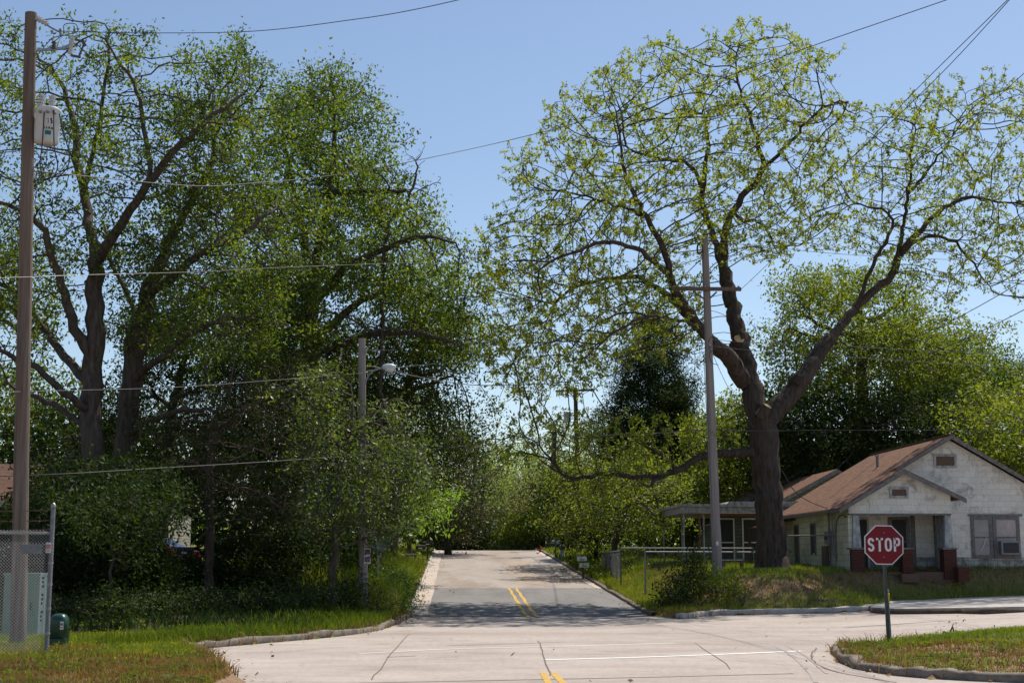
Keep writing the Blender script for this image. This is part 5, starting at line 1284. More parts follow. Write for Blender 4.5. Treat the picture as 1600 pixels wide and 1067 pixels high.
# pedestal
Yd = 25.6
a = P(77, 1016, Yd); b = P(107, 958, Yd); zg = float(ground((a[0]+b[0])/2, Yd)); cx = (a[0]+b[0])/2; w = (b[0]-a[0])/2; H = b[2]-zg
e = empty('cable_pedestal', (cx, Yd, zg), 'rounded dark green cable pedestal beside the fence post', 'pedestal'); o_ = (cx, Yd, zg)
def rr_box(x0, x1, y0, y1, z0, z1, r, n=5, round_top=0):
    ring = []
    for (sx, sy, a0) in ((1, 1, 0), (-1, 1, 90), (-1, -1, 180), (1, -1, 270)):
        cx_, cy_ = (x1-r if sx > 0 else x0+r), (y1-r if sy > 0 else y0+r)
        for i in range(n): t = rad(a0+90*i/(n-1)); ring.append((cx_+r*math.cos(t), cy_+r*math.sin(t)))
    zs = [z0, z1-round_top]; scs = [1, 1]
    if round_top:
        for i in range(1, 7): t = i/6*math.pi/2; zs.append(z1-round_top+round_top*math.sin(t)); scs.append(1-(1-math.cos(t))*.75)
    else: zs[1] = z1
    mx, my = (x0+x1)/2, (y0+y1)/2; V = []; k = len(ring)
    for z, s in zip(zs, scs): V += [(mx+(x-mx)*s, my+(y-my)*s, z) for x, y in ring]
    Fs = [(i*k+j, i*k+(j+1) % k, (i+1)*k+(j+1) % k, (i+1)*k+j) for i in range(len(zs)-1) for j in range(k)]+[tuple(range(k))[::-1], tuple((len(zs)-1)*k+j for j in range(k))]
    return MB().add(V, Fs)
rr_box(cx-w, cx+w, Yd-.14, Yd+.16, zg+.16, zg+H, .09, round_top=.14).build('cover', M['green_paint'], e, o_, smooth=True)
rr_box(cx-w*.97, cx+w*.97, Yd-.13, Yd+.15, zg-.05, zg+.155, .07).build('base', M['green_paint'], e, o_)
rr_box(cx-w*1.06, cx+w*1.06, Yd-.155, Yd+.175, zg+.15, zg+.175, .09).build('rim', M['green_paint'], e, o_)
MB().box(cx+.06, cx+.12, Yd-.146, Yd-.143, zg+.34, zg+.48).build('sticker', M['white'], e, o_)
MB().box(cx+.065, cx+.115, Yd-.149, Yd-.1475, zg+.37, zg+.385).box(cx+.065, cx+.115, Yd-.149, Yd-.1475, zg+.41, zg+.45).build('sticker_print', M['galv_dull'], e, o_)

# ------------------------------------------------------------------ white block house
HA = rad(2.32)
def local(px, Y): 
    p = P(px, 880, Y); return p
hb = P(1329, 885, 49.0); HZ = 1.22
H1 = empty('block_house', (hb[0], hb[1], HZ), 'small white block house with a brown shingle roof and gabled porch', 'house', rz=HA)
def part(mb, name, m, par=H1, **k): return mb.build(name, m, par, **k)
EV = 2.30; SL = .583; W1 = 8.4; D1 = 10.8; PD = 1.8; RX = W1/2
def zroof(x): return EV+SL*min(x, W1-x)
# walls: main front above and below, with window opening left solid behind proud windows
zt = lambda x: zroof(x)-.03
def wallpoly(pts, y0, y1, nm, m, par=H1): return part(MB().prism(pts, y0, y1), nm, m, par)
wallpoly([(0, .55), (W1, .55), (W1, EV-.03), (RX, zt(RX)), (0, EV-.03)], PD, PD+.2, 'front_wall', M['block'])
wallpoly([(0, -.4), (W1, -.4), (W1, .548), (0, .548)], PD-.006, PD+.2, 'foundation', M['block_low'])
wallpoly([(0, -.4), (W1, -.4), (W1, EV-.03), (RX, zt(RX)), (0, EV-.03)], D1-.2, D1, 'back_wall', M['block'])
part(MB().box(0, .2, .12, D1-.2, -.4, EV-.05), 'side_wall', M['block_side'])
part(MB().box(W1-.2, W1, PD+.2, D1-.2, -.4, EV-.05), 'side_wall', M['block_side'])
# roof slabs
def slab(x0, x1, y0, y1, zf, th, mb=None):
    mb = mb or MB(); return mb.add([(x0,y0,zf(x0)),(x1,y0,zf(x1)),(x1,y1,zf(x1)),(x0,y1,zf(x0)),(x0,y0,zf(x0)-th),(x1,y0,zf(x1)-th),(x1,y1,zf(x1)-th),(x0,y1,zf(x0)-th)],
        [(0,1,2,3),(7,6,5,4),(0,4,5,1),(1,5,6,2),(2,6,7,3),(3,7,4,0)])
zl = lambda x: EV+SL*x+.12
zr = lambda x: EV+SL*(W1-x)+.12
PX_ = 1.88; PZ = zl(PX_); zpr = lambda x: PZ-.47*(x-PX_)
part(slab(-.40, PX_, -.35, D1+.35, zl, .07), 'roof', M['shingle'])
rf2 = part(slab(PX_, RX, PD-.35, D1+.35, zl, .07), 'roof', M['shingle'])
part(slab(RX, W1+.45, PD-.35, D1+.35, zr, .07), 'roof', M['shingle'])
part(slab(PX_, 3.95, -.35, PD-.352, zpr, .06), 'porch_roof', M['shingle'])
part(MB().box(RX-.1, RX+.1, PD-.34, D1+.34, zl(RX)-.03, zl(RX)+.025), 'ridge_cap', M['shingle'])
# ragged shingle edge
rr_ = np.random.RandomState(9); mb = MB()
for k in range(90):
    y = -.34+k*.125; j = .03*rr_.rand(); mb.add([(-.40-j,y,zl(-.40)-.02-SL*j),(-.40-j,y+.11,zl(-.40)-.02-SL*j),(-.395,y+.11,zl(-.4)+.012),(-.395,y,zl(-.4)+.012)], [(0,1,2,3)])
part(mb, 'shingle_edge', M['shingle'], flip=False)
# rake boards and fascia
def rake(p, q, y, nm='rake_board', w=.15, m='trim_dark'): return part(MB().prism([(p[0], p[1]), (q[0], q[1]), (q[0], q[1]-w), (p[0], p[1]-w)], y, y+.035), nm, M[m])
rake((-.40, zl(-.40)-.02), (PX_, PZ-.02), -.385)
rake((PX_, PZ-.02), (3.98, zpr(3.98)-.02), -.385)
rake((PX_+.25, zl(PX_+.25)-.02), (RX, zl(RX)-.02), PD-.385)
rake((RX, zl(RX)-.02), (W1+.45, zr(W1+.45)-.02), PD-.385)
part(MB().box(-.42, -.385, -.34, D1+.34, zl(-.4)-.12, zl(-.4)-.03), 'fascia', M['trim_dark'])
# porch gable and beam
PWx = 3.55
part(MB().prism([(.0, 2.02), (PWx, 2.02), (PWx, zpr(PWx)-.08), (PX_, PZ-.1), (.0, zl(0)-.08)], 0, .14), 'porch_gable', M['block'])
part(MB().box(.0, PWx, -.02, .16, 1.96, 2.018), 'beam', M['trim_dark'])
part(MB().box(.2, PWx, .16, PD-.01, 2.06, 2.10), 'porch_ceiling', M['trim_dark'])
part(MB().box(.05, PWx-.05, .0, PD-.01, -.5, .04), 'porch_floor', M['brown_board'])
def tapered(x, w0, w1, z0, z1, y0=0.0, d=.24, m='trim'):
    return MB().add([(x-w0/2,y0,z0),(x+w0/2,y0,z0),(x+w0/2,y0+d,z0),(x-w0/2,y0+d,z0),(x-w1/2,y0+.02,z1),(x+w1/2,y0+.02,z1),(x+w1/2,y0+d-.02,z1),(x-w1/2,y0+d-.02,z1)],
        [(0,3,2,1),(4,5,6,7),(0,1,5,4),(1,2,6,5),(2,3,7,6),(3,0,4,7)])
for x in (.24, 3.42):
    part(tapered(x+.02, .30, .20, .86, 1.958, .02), 'column', M['trim'])
for x, w in ((.24, .44), (1.95, .36), (3.42, .44)):
    pr = part(MB().box(x-w/2, x+w/2, -.12, .34, -.2, .80), 'brick_pier', M['brick'])
    part(MB().box(x-w/2-.03, x+w/2+.03, -.15, .37, .802, .855), 'pier_cap', M['trim_dark'], pr)
part(MB().box(3.52, 3.90, -.55, -.13, -.3, .20), 'brick_pier', M['brick'])
part(MB().box(1.6, 2.2, -.5, -.13, -.3, -.02), 'step', M['brown_board'])
# doors and windows (each proud of the wall)
def window(x0, x1, z0, z1, y, par=H1, panes='glass', fr='trim', curtain=None, mid=True, fw=.09, ax='x', nm='window'):
    f = .03; mb = MB()
    w = MB().box(x0, x1, y-.02, y-.004, z0, z1)
    w = part(w, nm, M[panes], par)
    mb.box(x0-fw, x0, y-.05, y-.001, z0-fw, z1+fw).box(x1, x1+fw, y-.05, y-.001, z0-fw, z1+fw).box(x0, x1, y-.05, y-.001, z1, z1+fw).box(x0, x1, y-.07, y-.001, z0-fw, z0)
    if mid: mb.box(x0, x1, y-.038, y-.021, (z0+z1)/2-.025, (z0+z1)/2+.025)
    part(mb, 'frame', M[fr], w); return w
window(.52, 1.12, .06, 1.86, PD, panes='void', fr='trim', mid=False, fw=.07, nm='window')
part(MB().box(1.32, 1.66, PD-.03, PD-.002, 1.34, 1.50), 'house_mailbox', M['black_metal'])
dr = window(1.98, 2.58, .08, 1.86, PD, panes='void', fr='trim_dark', mid=False, nm='screen_door')
mb = MB()
for z in (.12, .52, .78, 1.06): mb.box(1.98, 2.58, PD-.034, PD-.022, z, z+.05)
mb.box(1.98, 2.03, PD-.034, PD-.022, .17, 1.86).box(2.53, 2.58, PD-.034, PD-.022, .17, 1.86)
part(mb, 'door_rails', M['trim_dark'], dr)
part(MB().box(2.70, 2.86, PD-.03, PD-.002, .06, 2.0), 'door_casing', M['trim_dark'])
# side door of the front room seen end on, inside the porch at the right
d2 = part(MB().box(3.48, 3.52, .6, 1.5, .06, 1.98), 'side_door', M['trim'])
part(MB().box(3.44, 3.476, .56, .64, .06, 2.0).box(3.44, 3.476, 1.46, 1.54, .06, 2.0), 'frame', M['trim_dark'], d2)
part(MB().box(3.53, 3.62, .36, PD-.01, .06, 2.05), 'porch_side_wall', M['block'])
w1_ = window(4.98, 5.52, .62, 1.86, PD, panes='blind', fr='trim_dark', fw=.12)
mb = MB(); mb.tube(smooth([np.array([5.40,PD-.045,1.22]), np.array([5.34,PD-.045,1.12]), np.array([5.30,PD-.045,.98]), np.array([5.2,PD-.045,.80]), np.array([5.12,PD-.045,.76])], 5), .012, 5)
part(mb, 'hanging_cord', M['white'], w1_)
w2_ = window(5.78, 6.50, .62, 1.86, PD, panes='curtain', fr='trim_dark', fw=.12)
ac = part(MB().box(5.80, 6.48, PD-.38, PD-.071, .64, 1.10), 'air_conditioner', M['galv_dull'], w2_)
mb = MB()
part(MB().box(4.78, 6.75, PD-.04, PD-.001, 1.985, 2.06), 'window_head', M['trim_dark'])
acf = part(MB().box(5.86, 6.42, PD-.386, PD-.381, .69, 1.05), 'air_conditioner_grille', M['void'], w2_)
for (x0, x1, z0, z1, y, nm) in ((4.05-.33, 4.05+.33, 3.78, 4.10, PD, 'attic_vent'), (1.52, 2.02, 2.62, 2.84, 0, 'attic_vent')):
    w = part(MB().box(x0, x1, y-.012, y-.002, z0, z1), nm, M['brown_board'])
    fw = .08
    part(MB().box(x0-fw, x0, y-.04, y-.001, z0-fw, z1+fw).box(x1, x1+fw, y-.04, y-.001, z0-fw, z1+fw).box(x0, x1, y-.04, y-.001, z1, z1+fw).box(x0, x1, y-.05, y-.001, z0-fw, z0), 'frame', M['trim'], w)
# left side wall windows (facing -x)
for y0, y1, z0 in ((4.6, 5.15, .7), (7.2, 7.75, .35)):
    w = part(MB().box(-.02, -.004, y0, y1, z0, 1.75), 'window', M['void'])
    part(MB().box(-.05, -.001, y0-.07, y0, z0-.07, 1.82).box(-.05, -.001, y1, y1+.07, z0-.07, 1.82).box(-.05, -.001, y0, y1, 1.75, 1.82), 'frame', M['trim_dark'], w)
# meter, mast and pipes at the front left corner
part(MB().tube([(-.09, 2.3, -.3), (-.09, 2.3, 2.32)], .035, 8), 'meter_pipe', M['trim_dark'])
part(MB().tube([(-.10, 1.8, .6), (-.10, 1.8, 2.2)], .02, 8), 'meter_pipe', M['galv_dull'])
part(MB().box(-.2, -.01, 2.05, 2.6, 1.0, 1.45), 'meter_box', M['galv_dull'])
part(MB().tube([(-.20, 2.3, 1.25), (-.26, 2.3, 1.25)], .09, 12), 'meter_dial', M['glass'])
part(MB().box(-.16, -.01, 2.5, 3.2, -.3, .95), 'corner_board', M['brown_board'])
part(MB().tube(smooth([np.array([-.03,.2,1.9]), np.array([-.03,.7,1.98]), np.array([-.03,1.3,1.9]), np.array([-.03,1.6,1.5]), np.array([-.03,1.65,.4])], 5), .02, 6), 'conduit', M['trim_dark'])
# lean-to at the back of the left wall
part(slab(-1.35, -.01, 7.6, 10.4, lambda x: 1.98+.22*(x+.4), .06), 'lean_to_roof', M['shingle_b'])
for a in ((-1.3, 7.7), (-1.3, 10.3)): part(MB().box(a[0]-.05, a[0]+.05, a[1]-.05, a[1]+.05, -.3, 1.72), 'post', M['brown_board'])
part(MB().bar((-1.25, 7.72, 1.45), (-.2, 7.72, .75), .04, .07), 'brace', M['brown_board'])
# chimney pipe
vx, vy = 2.62, 5.2
vp = part(MB().tube([(vx, vy, zl(vx)-.05), (vx, vy, zl(vx)+.42)], .05, 10), 'vent_pipe', M['galv_dull'])
part(MB().tube([(vx, vy, zl(vx)+.40), (vx, vy, zl(vx)+.47)], .075, 10), 'pipe_cap', M['galv'], vp)
# ------------------------------------------------------------------ houses behind
def gable_house(name, label, xw, Yf, zb, half, depth, ev, slope, wall, roof, side='lap', rz=HA, win=()):
    e = empty(name, (xw, Yf, zb), label, 'house', rz=rz)
    zt = ev+slope*half
    MB().prism([(-half, -.4), (half, -.4), (half, ev), (0, zt), (-half, ev)], 0, .2).build('front_wall', M[wall], e)
    MB().prism([(-half, -.4), (half, -.4), (half, ev), (0, zt), (-half, ev)], depth-.2, depth).build('back_wall', M[wall], e)
    MB().box(-half, -half+.2, .2, depth-.2, -.4, ev-.02).build('side_wall', M[wall], e); MB().box(half-.2, half, .2, depth-.2, -.4, ev-.02).build('side_wall', M[wall], e)
    zf1 = lambda x: zt+.09+slope*x; zf2 = lambda x: zt+.09-slope*x
    slab(-half-.45, 0, -.45, depth+.3, zf1, .08).build('roof', M[roof], e); slab(0, half+.45, -.45, depth+.3, zf2, .08).build('roof', M[roof], e)
    for s, f in ((-1, zf1), (1, zf2)):
        x = s*(half+.47)
        MB().prism([(0, zt+.07), (x, f(x)-.02), (x, f(x)-.19), (0, zt-.11)], -.485, -.45).build('rake_board', M['trim_dark'], e)
    for (x0, x1, z0, z1) in win:
        w = MB().box(x0, x1, -.02, -.004, z0, z1).build('window', M['void'], e)
        MB().box(x0-.08, x0, -.05, -.001, z0-.08, z1+.08).box(x1, x1+.08, -.05, -.001, z0-.08, z1+.08).box(x0, x1, -.05, -.001, z1, z1+.08).box(x0, x1, -.06, -.001, z0-.08, z0).build('frame', M['trim'], w)
    return e
a = P(1304, 733, 64); zb = 1.45
H2 = gable_house('siding_house', 'green-grey sided house with a brown roof directly behind the white house', a[0], 64, zb, 3.9, 9, a[2]-zb-.53*3.9-.1, .53, 'lap', 'shingle', win=((-3.0,-2.2,.7,1.9), (-1.2,-.4,.7,1.9), (1.2,2.0,.7,1.9)))
a = P(1253, 733, 73)
H3 = gable_house('far_house', 'farthest brown-roofed house seen between the big trunk and the second roof', a[0], 73, zb+.1, 4.3, 9, a[2]-zb-.1-.50*4.3-.1, .50, 'lap_pale', 'shingle', win=((-3.4,-2.6,.7,1.9), (-1.6,-.8,.7,1.9)))
# carport / screened porch
Yq = 59; a = P(1064, 797, Yq); b = P(1192, 792, Yq); 
cz = 1.4
e = empty('carport', (a[0], Yq, cz), 'flat-roofed white carport on thin posts behind the wire fence', 'carport', rz=HA); L = b[0]-a[0]; hz = a[2]-cz
MB().box(0, L+1.5, 0, 6, hz-.12, hz+.14).build('roof', M['trim'], e, bevel=.01)
MB().box(-.12, L+1.6, -.12, 6.1, hz+.142, hz+.26).build('roof_edge', M['trim'], e)
MB().prism([(1.9, hz+.262), (2.0, hz+.36), (L+1.6, hz+.38), (L+1.6, hz+.262)], -.05, 5).build('upper_roof', M['trim'], e)
for x, y in ((.12,.1), (.95,.1), (3.5,.1), (.12,5.8), (.95,5.8)): MB().box(x-.03, x+.03, y-.03, y+.03, -.3, hz-.122).build('post', M['trim'], e)
w = MB().box(1.75, 5.2, 2.6, 2.8, -.3, hz-.142).build('wall', M['lap'], e)
for x in (1.9, 3.1, 4.3):
    q = MB().box(x, x+.75, 2.575, 2.597, .3, 2.0).build('screen', M['void'], e)
    MB().box(x-.06, x, 2.55, 2.597, .24, 2.06).box(x+.75, x+.81, 2.55, 2.597, .24, 2.06).box(x, x+.75, 2.55, 2.597, 2.0, 2.06).box(x, x+.75, 2.55, 2.574, 1.0, 1.05).build('frame', M['white'], q)
# left hidden house
YH = 63
e = empty('left_house', (-22.5, YH, 1.2), 'brown-roofed house hidden behind the thicket on the left', 'house')
MB().box(-8, 6.6, 0, .2, -.4, 2.6).build('front_wall', M['lap_pale'], e); MB().box(6.4, 6.6, .2, 8, -.4, 2.6).build('side_wall', M['lap_pale'], e)
MB().box(-8, -7.8, .2, 8, -.4, 2.6).build('side_wall', M['lap_pale'], e); MB().box(-7.8, 6.4, 7.8, 8, -.4, 2.6).build('back_wall', M['lap_pale'], e)
zf = lambda y: 2.7+.5*(y+.5)
def slaby(x0, x1, y0, y1, zf, th): return MB().add([(x0,y0,zf(y0)),(x1,y0,zf(y0)),(x1,y1,zf(y1)),(x0,y1,zf(y1)),(x0,y0,zf(y0)-th),(x1,y0,zf(y0)-th),(x1,y1,zf(y1)-th),(x0,y1,zf(y1)-th)], [(0,1,2,3),(7,6,5,4),(0,4,5,1),(1,5,6,2),(2,6,7,3),(3,7,4,0)])
slaby(-8.5, 3.2, -.5, 4, zf, .1).build('roof', M['shingle_b'], e); slaby(-8.5, 3.2, 4, 8.5, lambda y: zf(4)-.5*(y-4), .1).build('roof', M['shingle_b'], e)
slaby(3.2, 7, .5, 4, lambda y: 2.6+.3*(y-.5), .1).build('roof', M['shingle_b'], e)
cxh = P(113, 690, YH+4)[0]+22.5
MB().box(cxh-.3, cxh+.3, 3.7, 4.3, zf(4)-.4, P(113, 675, YH+4)[2]-1.2).build('chimney', M['trim_dark'], e)
for x in (-6, -3, .5, 4.2):
    w = MB().box(x, x+.9, -.02, -.004, .8, 2.1).build('window', M['void'], e)
    MB().box(x-.09, x, -.05, -.001, .71, 2.19).box(x+.9, x+.99, -.05, -.001, .71, 2.19).box(x, x+.9, -.05, -.001, 2.1, 2.19).box(x, x+.9, -.06, -.001, .71, .8).build('frame', M['white'], w)
for x in (6.2, 5.3): MB().box(x-.08, x+.08, -.8, -.64, -.4, 2.5).build('porch_post', M['white'], e)

# ------------------------------------------------------------------ yard fences, frame, bench
def yard_fence(name, label, pts, H=1.05, gaps=2.4, pitch=.1, r=.0017, topm='galv_dull'):
    pts = [np.array(p, float) for p in pts]
    o_ = np.array([pts[0][0], pts[0][1], float(ground(*pts[0]))]); e = empty(name, o_, label, 'fence')
    for a, b in zip(pts[:-1], pts[1:]):
        za, zb_ = float(ground(*a)), float(ground(*b)); zz = (za+zb_)/2
        MB().tube([(a[0], a[1], zz+H), (b[0], b[1], zz+H)], .026, 8).build('rail', M[topm], e, o_)
        chain_link(a, b, zz+.03, zz+H-.02, pitch, r, 'mesh', M['wire_old'], e, o_)
        L = np.linalg.norm(b-a); k = max(1, int(L/gaps))
        for i in range(k+1):
            p = a+(b-a)*i/k; MB().tube([(p[0], p[1], float(ground(*p))-.2), (p[0], p[1], zz+H+.04)], .03, 8).build('post', M[topm], e, o_)
    return e
def W(u, Y): return (float(P(u, 877, Y)[0]), Y)
yard_fence('wire_fence', 'near low wire mesh fence with a bright top rail in front of the carport', [W(1008, 50.5), W(1182, 52.5)])
yard_fence('wire_fence', 'farther wire mesh fence running back beside the right mailboxes', [W(941, 68), W(970, 56), W(1178, 57)], H=1.1)
yard_fence('wire_fence', 'short wire fence between the big trunk and the white house wall', [W(1232, 52), W(1306, 50.8)], H=1.25)
q = W(1094, 52.6); zg = float(ground(*q)); q2 = W(1187, 52.9)
e = empty('rusty_frame', (q[0], q[1], zg), 'rusty pipe frame standing in the yard left of the big tree', 'frame')
zt_ = P(1094, 802, q[1])[2]
MB().tube([(q[0], q[1], zg-.2), (q[0], q[1], zt_)], .035, 8).build('post', M['rust'], e, (q[0], q[1], zg))
MB().tube([(q[0], q[1], zt_), (q2[0], q2[1], zt_)], .03, 8).build('crossbar', M['rust'], e, (q[0], q[1], zg))
MB().tube([(q2[0], q2[1], zg-.2), (q2[0], q2[1], zt_)], .035, 8).build('post', M['rust'], e, (q[0], q[1], zg))
a = W(1126, 50); b = W(1161, 50); zg = float(ground(*a))
e = empty('bench', (a[0], a[1], zg), 'low plank bench on the grass between the grey pole and the big trunk', 'bench'); o_ = (a[0], a[1], zg)
zt_ = zg+.42
MB().box(a[0], b[0], 49.85, 50.15, zt_-.04, zt_).build('seat', M['trim'], e, o_)
for x in (a[0]+.1, b[0]-.05): MB().box(x-.05, x+.05, 49.88, 50.12, zg-.1, zt_-.042).build('leg', M['brown_board'], e, o_)

# ------------------------------------------------------------------ mailboxes
def mailbox(label, u, Y, m, w=.19, h=.22, L=.5, H=1.05, two=False, rz=0., n=1, low=False, post='black_metal', group='mailboxes along the street'):
    x = float(P(u, 877, Y)[0]); zg = float(ground(x, Y)); e = empty('mailbox', (x, Y, zg), label, 'mailbox', group, rz=rz)
    for k in range(n):
        z0 = H-h-k*(h+.08); x0 = 0 if n == 1 else (-.05 if k == 0 else .05)
        prof = [(-L/2, z0), (L/2, z0)]
        # box axis along x (door towards the street), arched in y
        V = []; ring = [(-w/2, z0), (w/2, z0), (w/2, z0+h*.55)]+[(w/2*math.cos(t), z0+h*.55+h*.45*math.sin(t)) for t in (.5, 1.05, 1.57, 2.09, 2.64)]+[(-w/2, z0+h*.55)]
        kk = len(ring); mb = MB().add([(x0-L/2, y, z) for y, z in ring]+[(x0+L/2, y, z) for y, z in ring], [tuple(range(kk)), tuple(range(2*kk-1, kk-1, -1))]+[(i, i+kk, (i+1) % kk+kk, (i+1) % kk) for i in range(kk)])
        bx = mb.build('box', M[m], e, bevel=.004)
        MB().box(x0-.05, x0-.03, -w/2-.012, -w/2-.002, z0+h*.3, z0+h*.95).build('flag', M['red_ink'], bx)
        MB().box(x0-.1, x0+.1, -w/2-.006, -w/2-.002, z0+h*.18, z0+h*.42).build('name_plate', M['white'] if m != 'white' else M['galv_dull'], bx)
    zb_ = H-h-(n-1)*(h+.08)
    if two:
        for s in (-1, 1): MB().tube([(s*.12, 0, -.2), (s*.12, 0, zb_)], .017, 6).build('leg', M[post], e)
    else: MB().bar((0, .0, -.2), (0, .0, zb_-.001), .09, .09).build('post', M[post], e)
    return e
mailbox('black mailbox on two thin legs, nearest upright one on the left verge', 643, 62, 'black_metal', two=True, w=.24)
mailbox('low dark mailbox sunk in the weeds, nearest on the left verge', 629, 58, 'black_metal', H=.62, L=.55)
mailbox('dark mailbox on a post behind the two-legged one', 657, 74, 'black_metal', two=True)
mailbox('farthest dark mailbox on the left verge', 668, 81, 'black_metal', L=.6)
mailbox('two pale stacked mailboxes beside the leaning tree', 911, 64, 'white', n=2, H=1.05, L=.42, post='brown_board', w=.24, h=.2)
mailbox('single grey mailbox farther up the right verge', 868, 84, 'grey_paint', L=.55, post='galv_dull')
x = float(P(878, 877, 84)[0]); zg = float(ground(x, 84))
e = empty('marker_box', (x, 84, zg), 'small pale upright utility box beside the grey mailbox', 'utility box')
MB().box(-.11, .11, -.1, .1, -.1, .95).build('body', M['grey_paint'], e, bevel=.02); MB().box(-.12, .12, -.11, .11, .952, 1.0).build('lid', M['grey_paint'], e)
mailbox('dark mailbox in the shade beside the red car', 289, 54, 'black_metal', L=.6, H=1.1, h=.3, w=.3, post='brown_board')
# hydrant
x = float(P(844, 877, 96)[0]); zg = float(ground(x, 96))
e = empty('fire_hydrant', (x, 96, zg), 'small red fire hydrant at the end of the street', 'hydrant')
e.scale = (.7, .7, .62); hb_ = MB().lathe(0, 0, [(.16, -.1), (.16, .04), (.11, .06), (.11, .52), (.14, .54), (.13, .62), (.08, .72), (.03, .76), (.03, .82)], 14).build('barrel', M['red_ink'], e, smooth=True)
MB().tube([(-.2, 0, .42), (.2, 0, .42)], .055, 10).build('outlet', M['red_ink'], e); MB().tube([(0, -.2, .38), (0, 0, .38)], .07, 10).build('outlet', M['red_ink'], e)
# guard rail beyond the crest
e = empty('guard_rail', (P(740, 877, 112)[0], 112, float(ground(P(740,877,112)[0], 112))), 'low grey guard rail across the end of the street', 'guard rail')
zc = P(790, 849.5, 112)[2]-e.location[2]
MB().box(-6, 7, -.04, 0, zc-.28, zc).build('rail', M['galv'], e)
for k in range(6): MB().box(-5.5+k*2.4, -5.35+k*2.4, .002, .12, zc-1.6, zc-.05).build('post', M['arm_wood'], e)
# red car in the shade
def car():
    x, Y_ = float(P(272, 877, 58)[0])-1.2, 58; zg = float(ground(x, Y_))
    e = empty('parked_car', (x, Y_, zg), 'red car parked in the shade behind the thicket', 'car', rz=rad(-12))
    side = [(-2.1,.35),(-2.15,.75),(-1.95,.98),(-1.1,1.02),(-.55,1.42),(.75,1.45),(1.45,1.05),(2.0,.92),(2.15,.6),(2.1,.32)]
    n = len(side); V = []
    for y, s, dz in ((-.82, 1, 0), (.82, 1, 0)): V += [(a, y*(1-.12*max(0, (b-1)/.45)), b) for a, b in side]
    bd_ = MB().add(V, [tuple(range(n)), tuple(range(2*n-1, n-1, -1))]+[(i, i+n, (i+1) % n+n, (i+1) % n) for i in range(n)]).build('body', M['carred'], e, bevel=.04)
    for s in (-1, 1):
        MB().prism([(-.95, 1.02), (-.5, 1.36), (.1, 1.38), (.1, 1.02)], s*.815, s*.80).build('window', M['glass'], e)
        MB().prism([(.18, 1.02), (.18, 1.38), (.72, 1.38), (1.2, 1.05)], s*.815, s*.80).build('window', M['glass'], e)
        for xx in (-1.35, 1.35):
            w_ = empty
            t_ = MB().tube([(xx, s*.62, .32), (xx, s*.84, .32)], .32, 18).build('wheel', M['tyre'], e)
            MB().tube([(xx, s*.83, .32), (xx, s*.86, .32)], .19, 14).build('rim', M['galv'], t_)
        MB().box(2.10, 2.165, s*.55-.14, s*.55+.14, .68, .84).build('tail_light', M['red_ink'], e)
        MB().box(-2.18, -2.11, s*.55-.14, s*.55+.14, .62, .78).build('headlight', M['lamp_glass'], e)
    MB().add([(-1.08,-.66,1.045),(-1.08,.66,1.045),(-.6,.6,1.405),(-.6,-.6,1.405)], [(0,1,2,3)]).build('windscreen', M['glass'], e)
    MB().add([(1.44,-.66,1.085),(1.44,.66,1.085),(.80,.6,1.44),(.80,-.6,1.44)], [(0,1,2,3)]).build('rear_window', M['glass'], e)
car()
# yellow guy-wire guard left of the light pole
a = P(440, 905, 47); b = P(455, 868, 47.2)
e = empty('guy_guard', (a[0], a[1], float(ground(a[0], a[1]))), 'slanting yellow guard on a guy wire in the thicket', 'guy guard')
MB().tube([a, b], .025, 8).build('guard', M['yellow'], e, tuple(e.location)); MB().tube([b, b+(b-a)*2.5], .006, 5).build('guy_wire', M['galv_dull'], e, tuple(e.location))

# ------------------------------------------------------------------ cables
def cable(label, pts, r=.012, m='cable', n=8):
    p = [np.array([u, v, Y_], float) for u, v, Y_ in pts]; q = smooth(p, n)
    w = [P(float(a), float(b), float(c)) for a, b, c in q]; o_ = w[0]
    o = MB().tube(w, r, 5).build('overhead_cable', M[m], None, o_)
    return tag(o, label, 'cable', 'overhead cables over the intersection')
cable('dark cable leaving the top of the left pole and rising out of the top edge', [(93,49,26.6),(220,52,25.5),(400,49,24),(560,30,22.5),(640,17,21.8),(718,0,21),(800,-20,20)], .007)
cable('long dark cable climbing across the sky from the left trees to the top right', [(62,268,26.7),(290,290,31),(400,286,33),(520,274,35),(660,249,37),(850,206,40),(1060,146,37),(1290,65,33),(1480,0,30),(1560,-30,28)], .010)
cable('upper of two close cables descending from the top right corner to the crossarm pole', [(1585,-10,26),(1430,142,32),(1350,228,36),(1240,322,41),(1108,377,47)], .009)
cable('lower of two close cables descending from the top right corner to the crossarm pole', [(1600,-25,25),(1500,85,30),(1420,165,33),(1330,248,37),(1220,345,42),(1108,398,47)], .009)
cable('thin cable entering from the right edge and passing through the upper right branches', [(1660,50,26),(1600,115,29),(1480,215,34),(1290,335,41),(1158,452,47)], .008)
cable('dark cable at the right edge, upper one above the far roofs', [(1660,398,34),(1600,438,38),(1480,505,45),(1380,548,50),(1220,620,52)], .012)
cable('dark cable at the right edge, lower one above the far roofs', [(1660,450,34),(1600,484,38),(1515,526,43),(1400,575,50),(1222,640,52)], .012)
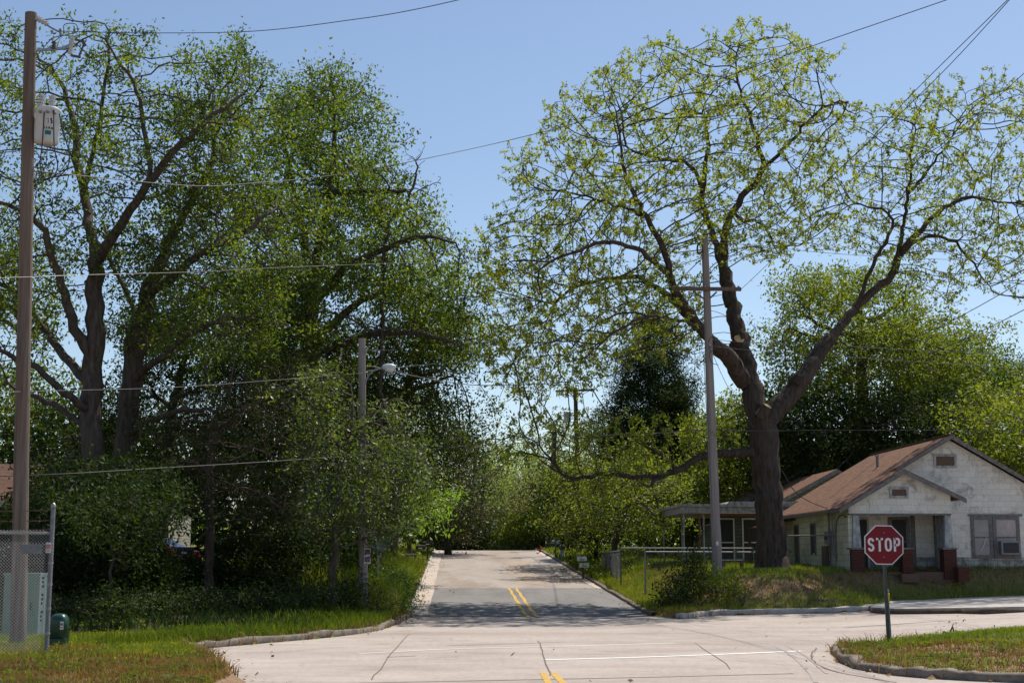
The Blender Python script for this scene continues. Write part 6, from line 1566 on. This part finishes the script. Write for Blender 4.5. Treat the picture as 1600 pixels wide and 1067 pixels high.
cable('pale thin cable crossing the left trees at mid height', [(-40,436,25),(120,430,27),(300,425,31),(440,418,36),(600,412,41),(740,409,48),(900,404,58)], .0045, 'cable_light')
cable('pale cable crossing the left trees to the street light pole', [(-40,614,25),(58,611,27),(250,606,32),(400,596,36),(566,583,39.8)], .006, 'cable_light')
cable('pale short cable running right from the street light pole behind the lamp', [(568,580,40),(650,571,43),(700,567,46),(830,560,55)], .007, 'cable_light')
cable('dark sagging service cable from the street lamp to the crossarm pole', [(569,572,40),(590,574,40.5),(640,586,41),(700,597,42),(760,602,43),(870,598,44.3),(960,585,45.3),(1040,563,46.3),(1109,541,47)], .013)
cable('low pale cable crossing the dark thicket and the far street', [(-40,745,30),(100,740,31),(250,731,33),(420,721,36),(600,708,40),(740,696,43.5),(850,690,45.4),(960,680,46.5),(1110,671,47.2),(1170,673,47.5),(1300,672,48),(1450,672,49),(1650,674,50)], .010)
cable('second low cable above the far street joining the crossarm pole', [(640,700,80),(735,694,76),(850,684,68),(960,679,60),(1060,675,52),(1110,672,47.3)], .014, 'cable_light')
cable('upper thin twin cable running right from the crossarm pole', [(1110,530,47.2),(1180,536,49),(1300,540,54),(1420,546,60),(1560,553,68),(1640,556,72)], .010, 'cable_light')
cable('lower thin twin cable running right from the crossarm pole', [(1110,540,47.2),(1180,548,49),(1300,556,54),(1420,564,60),(1560,573,68),(1640,576,72)], .010, 'cable_light')
cable('faint cable from the crossarm pole top to the right edge', [(1104,378,47.2),(1180,384,50),(1300,396,55),(1440,404,62),(1620,410,72)], .010, 'cable_light')
cable('thin cable from the crossarm tip to the far transformer pole', [(1050,452,46.8),(1020,500,55),(980,560,70),(926,612,91.8)], .014)
cable('black service cable drooping from the big trunk to the white house eave', [(1222,735,49.5),(1240,765,49.8),(1262,782,50.2),(1300,797,50.8)], .016)
cable('guy line slanting from the crossarm pole down to the trunk fork', [(1110,545,46.9),(1135,600,47.5),(1165,650,48.4),(1178,668,49.2)], .009)
cable('short wire stub on a bracket above the street lamp', [(566,547,40),(590,547,40),(620,547.5,40)], .010, 'cable_light')
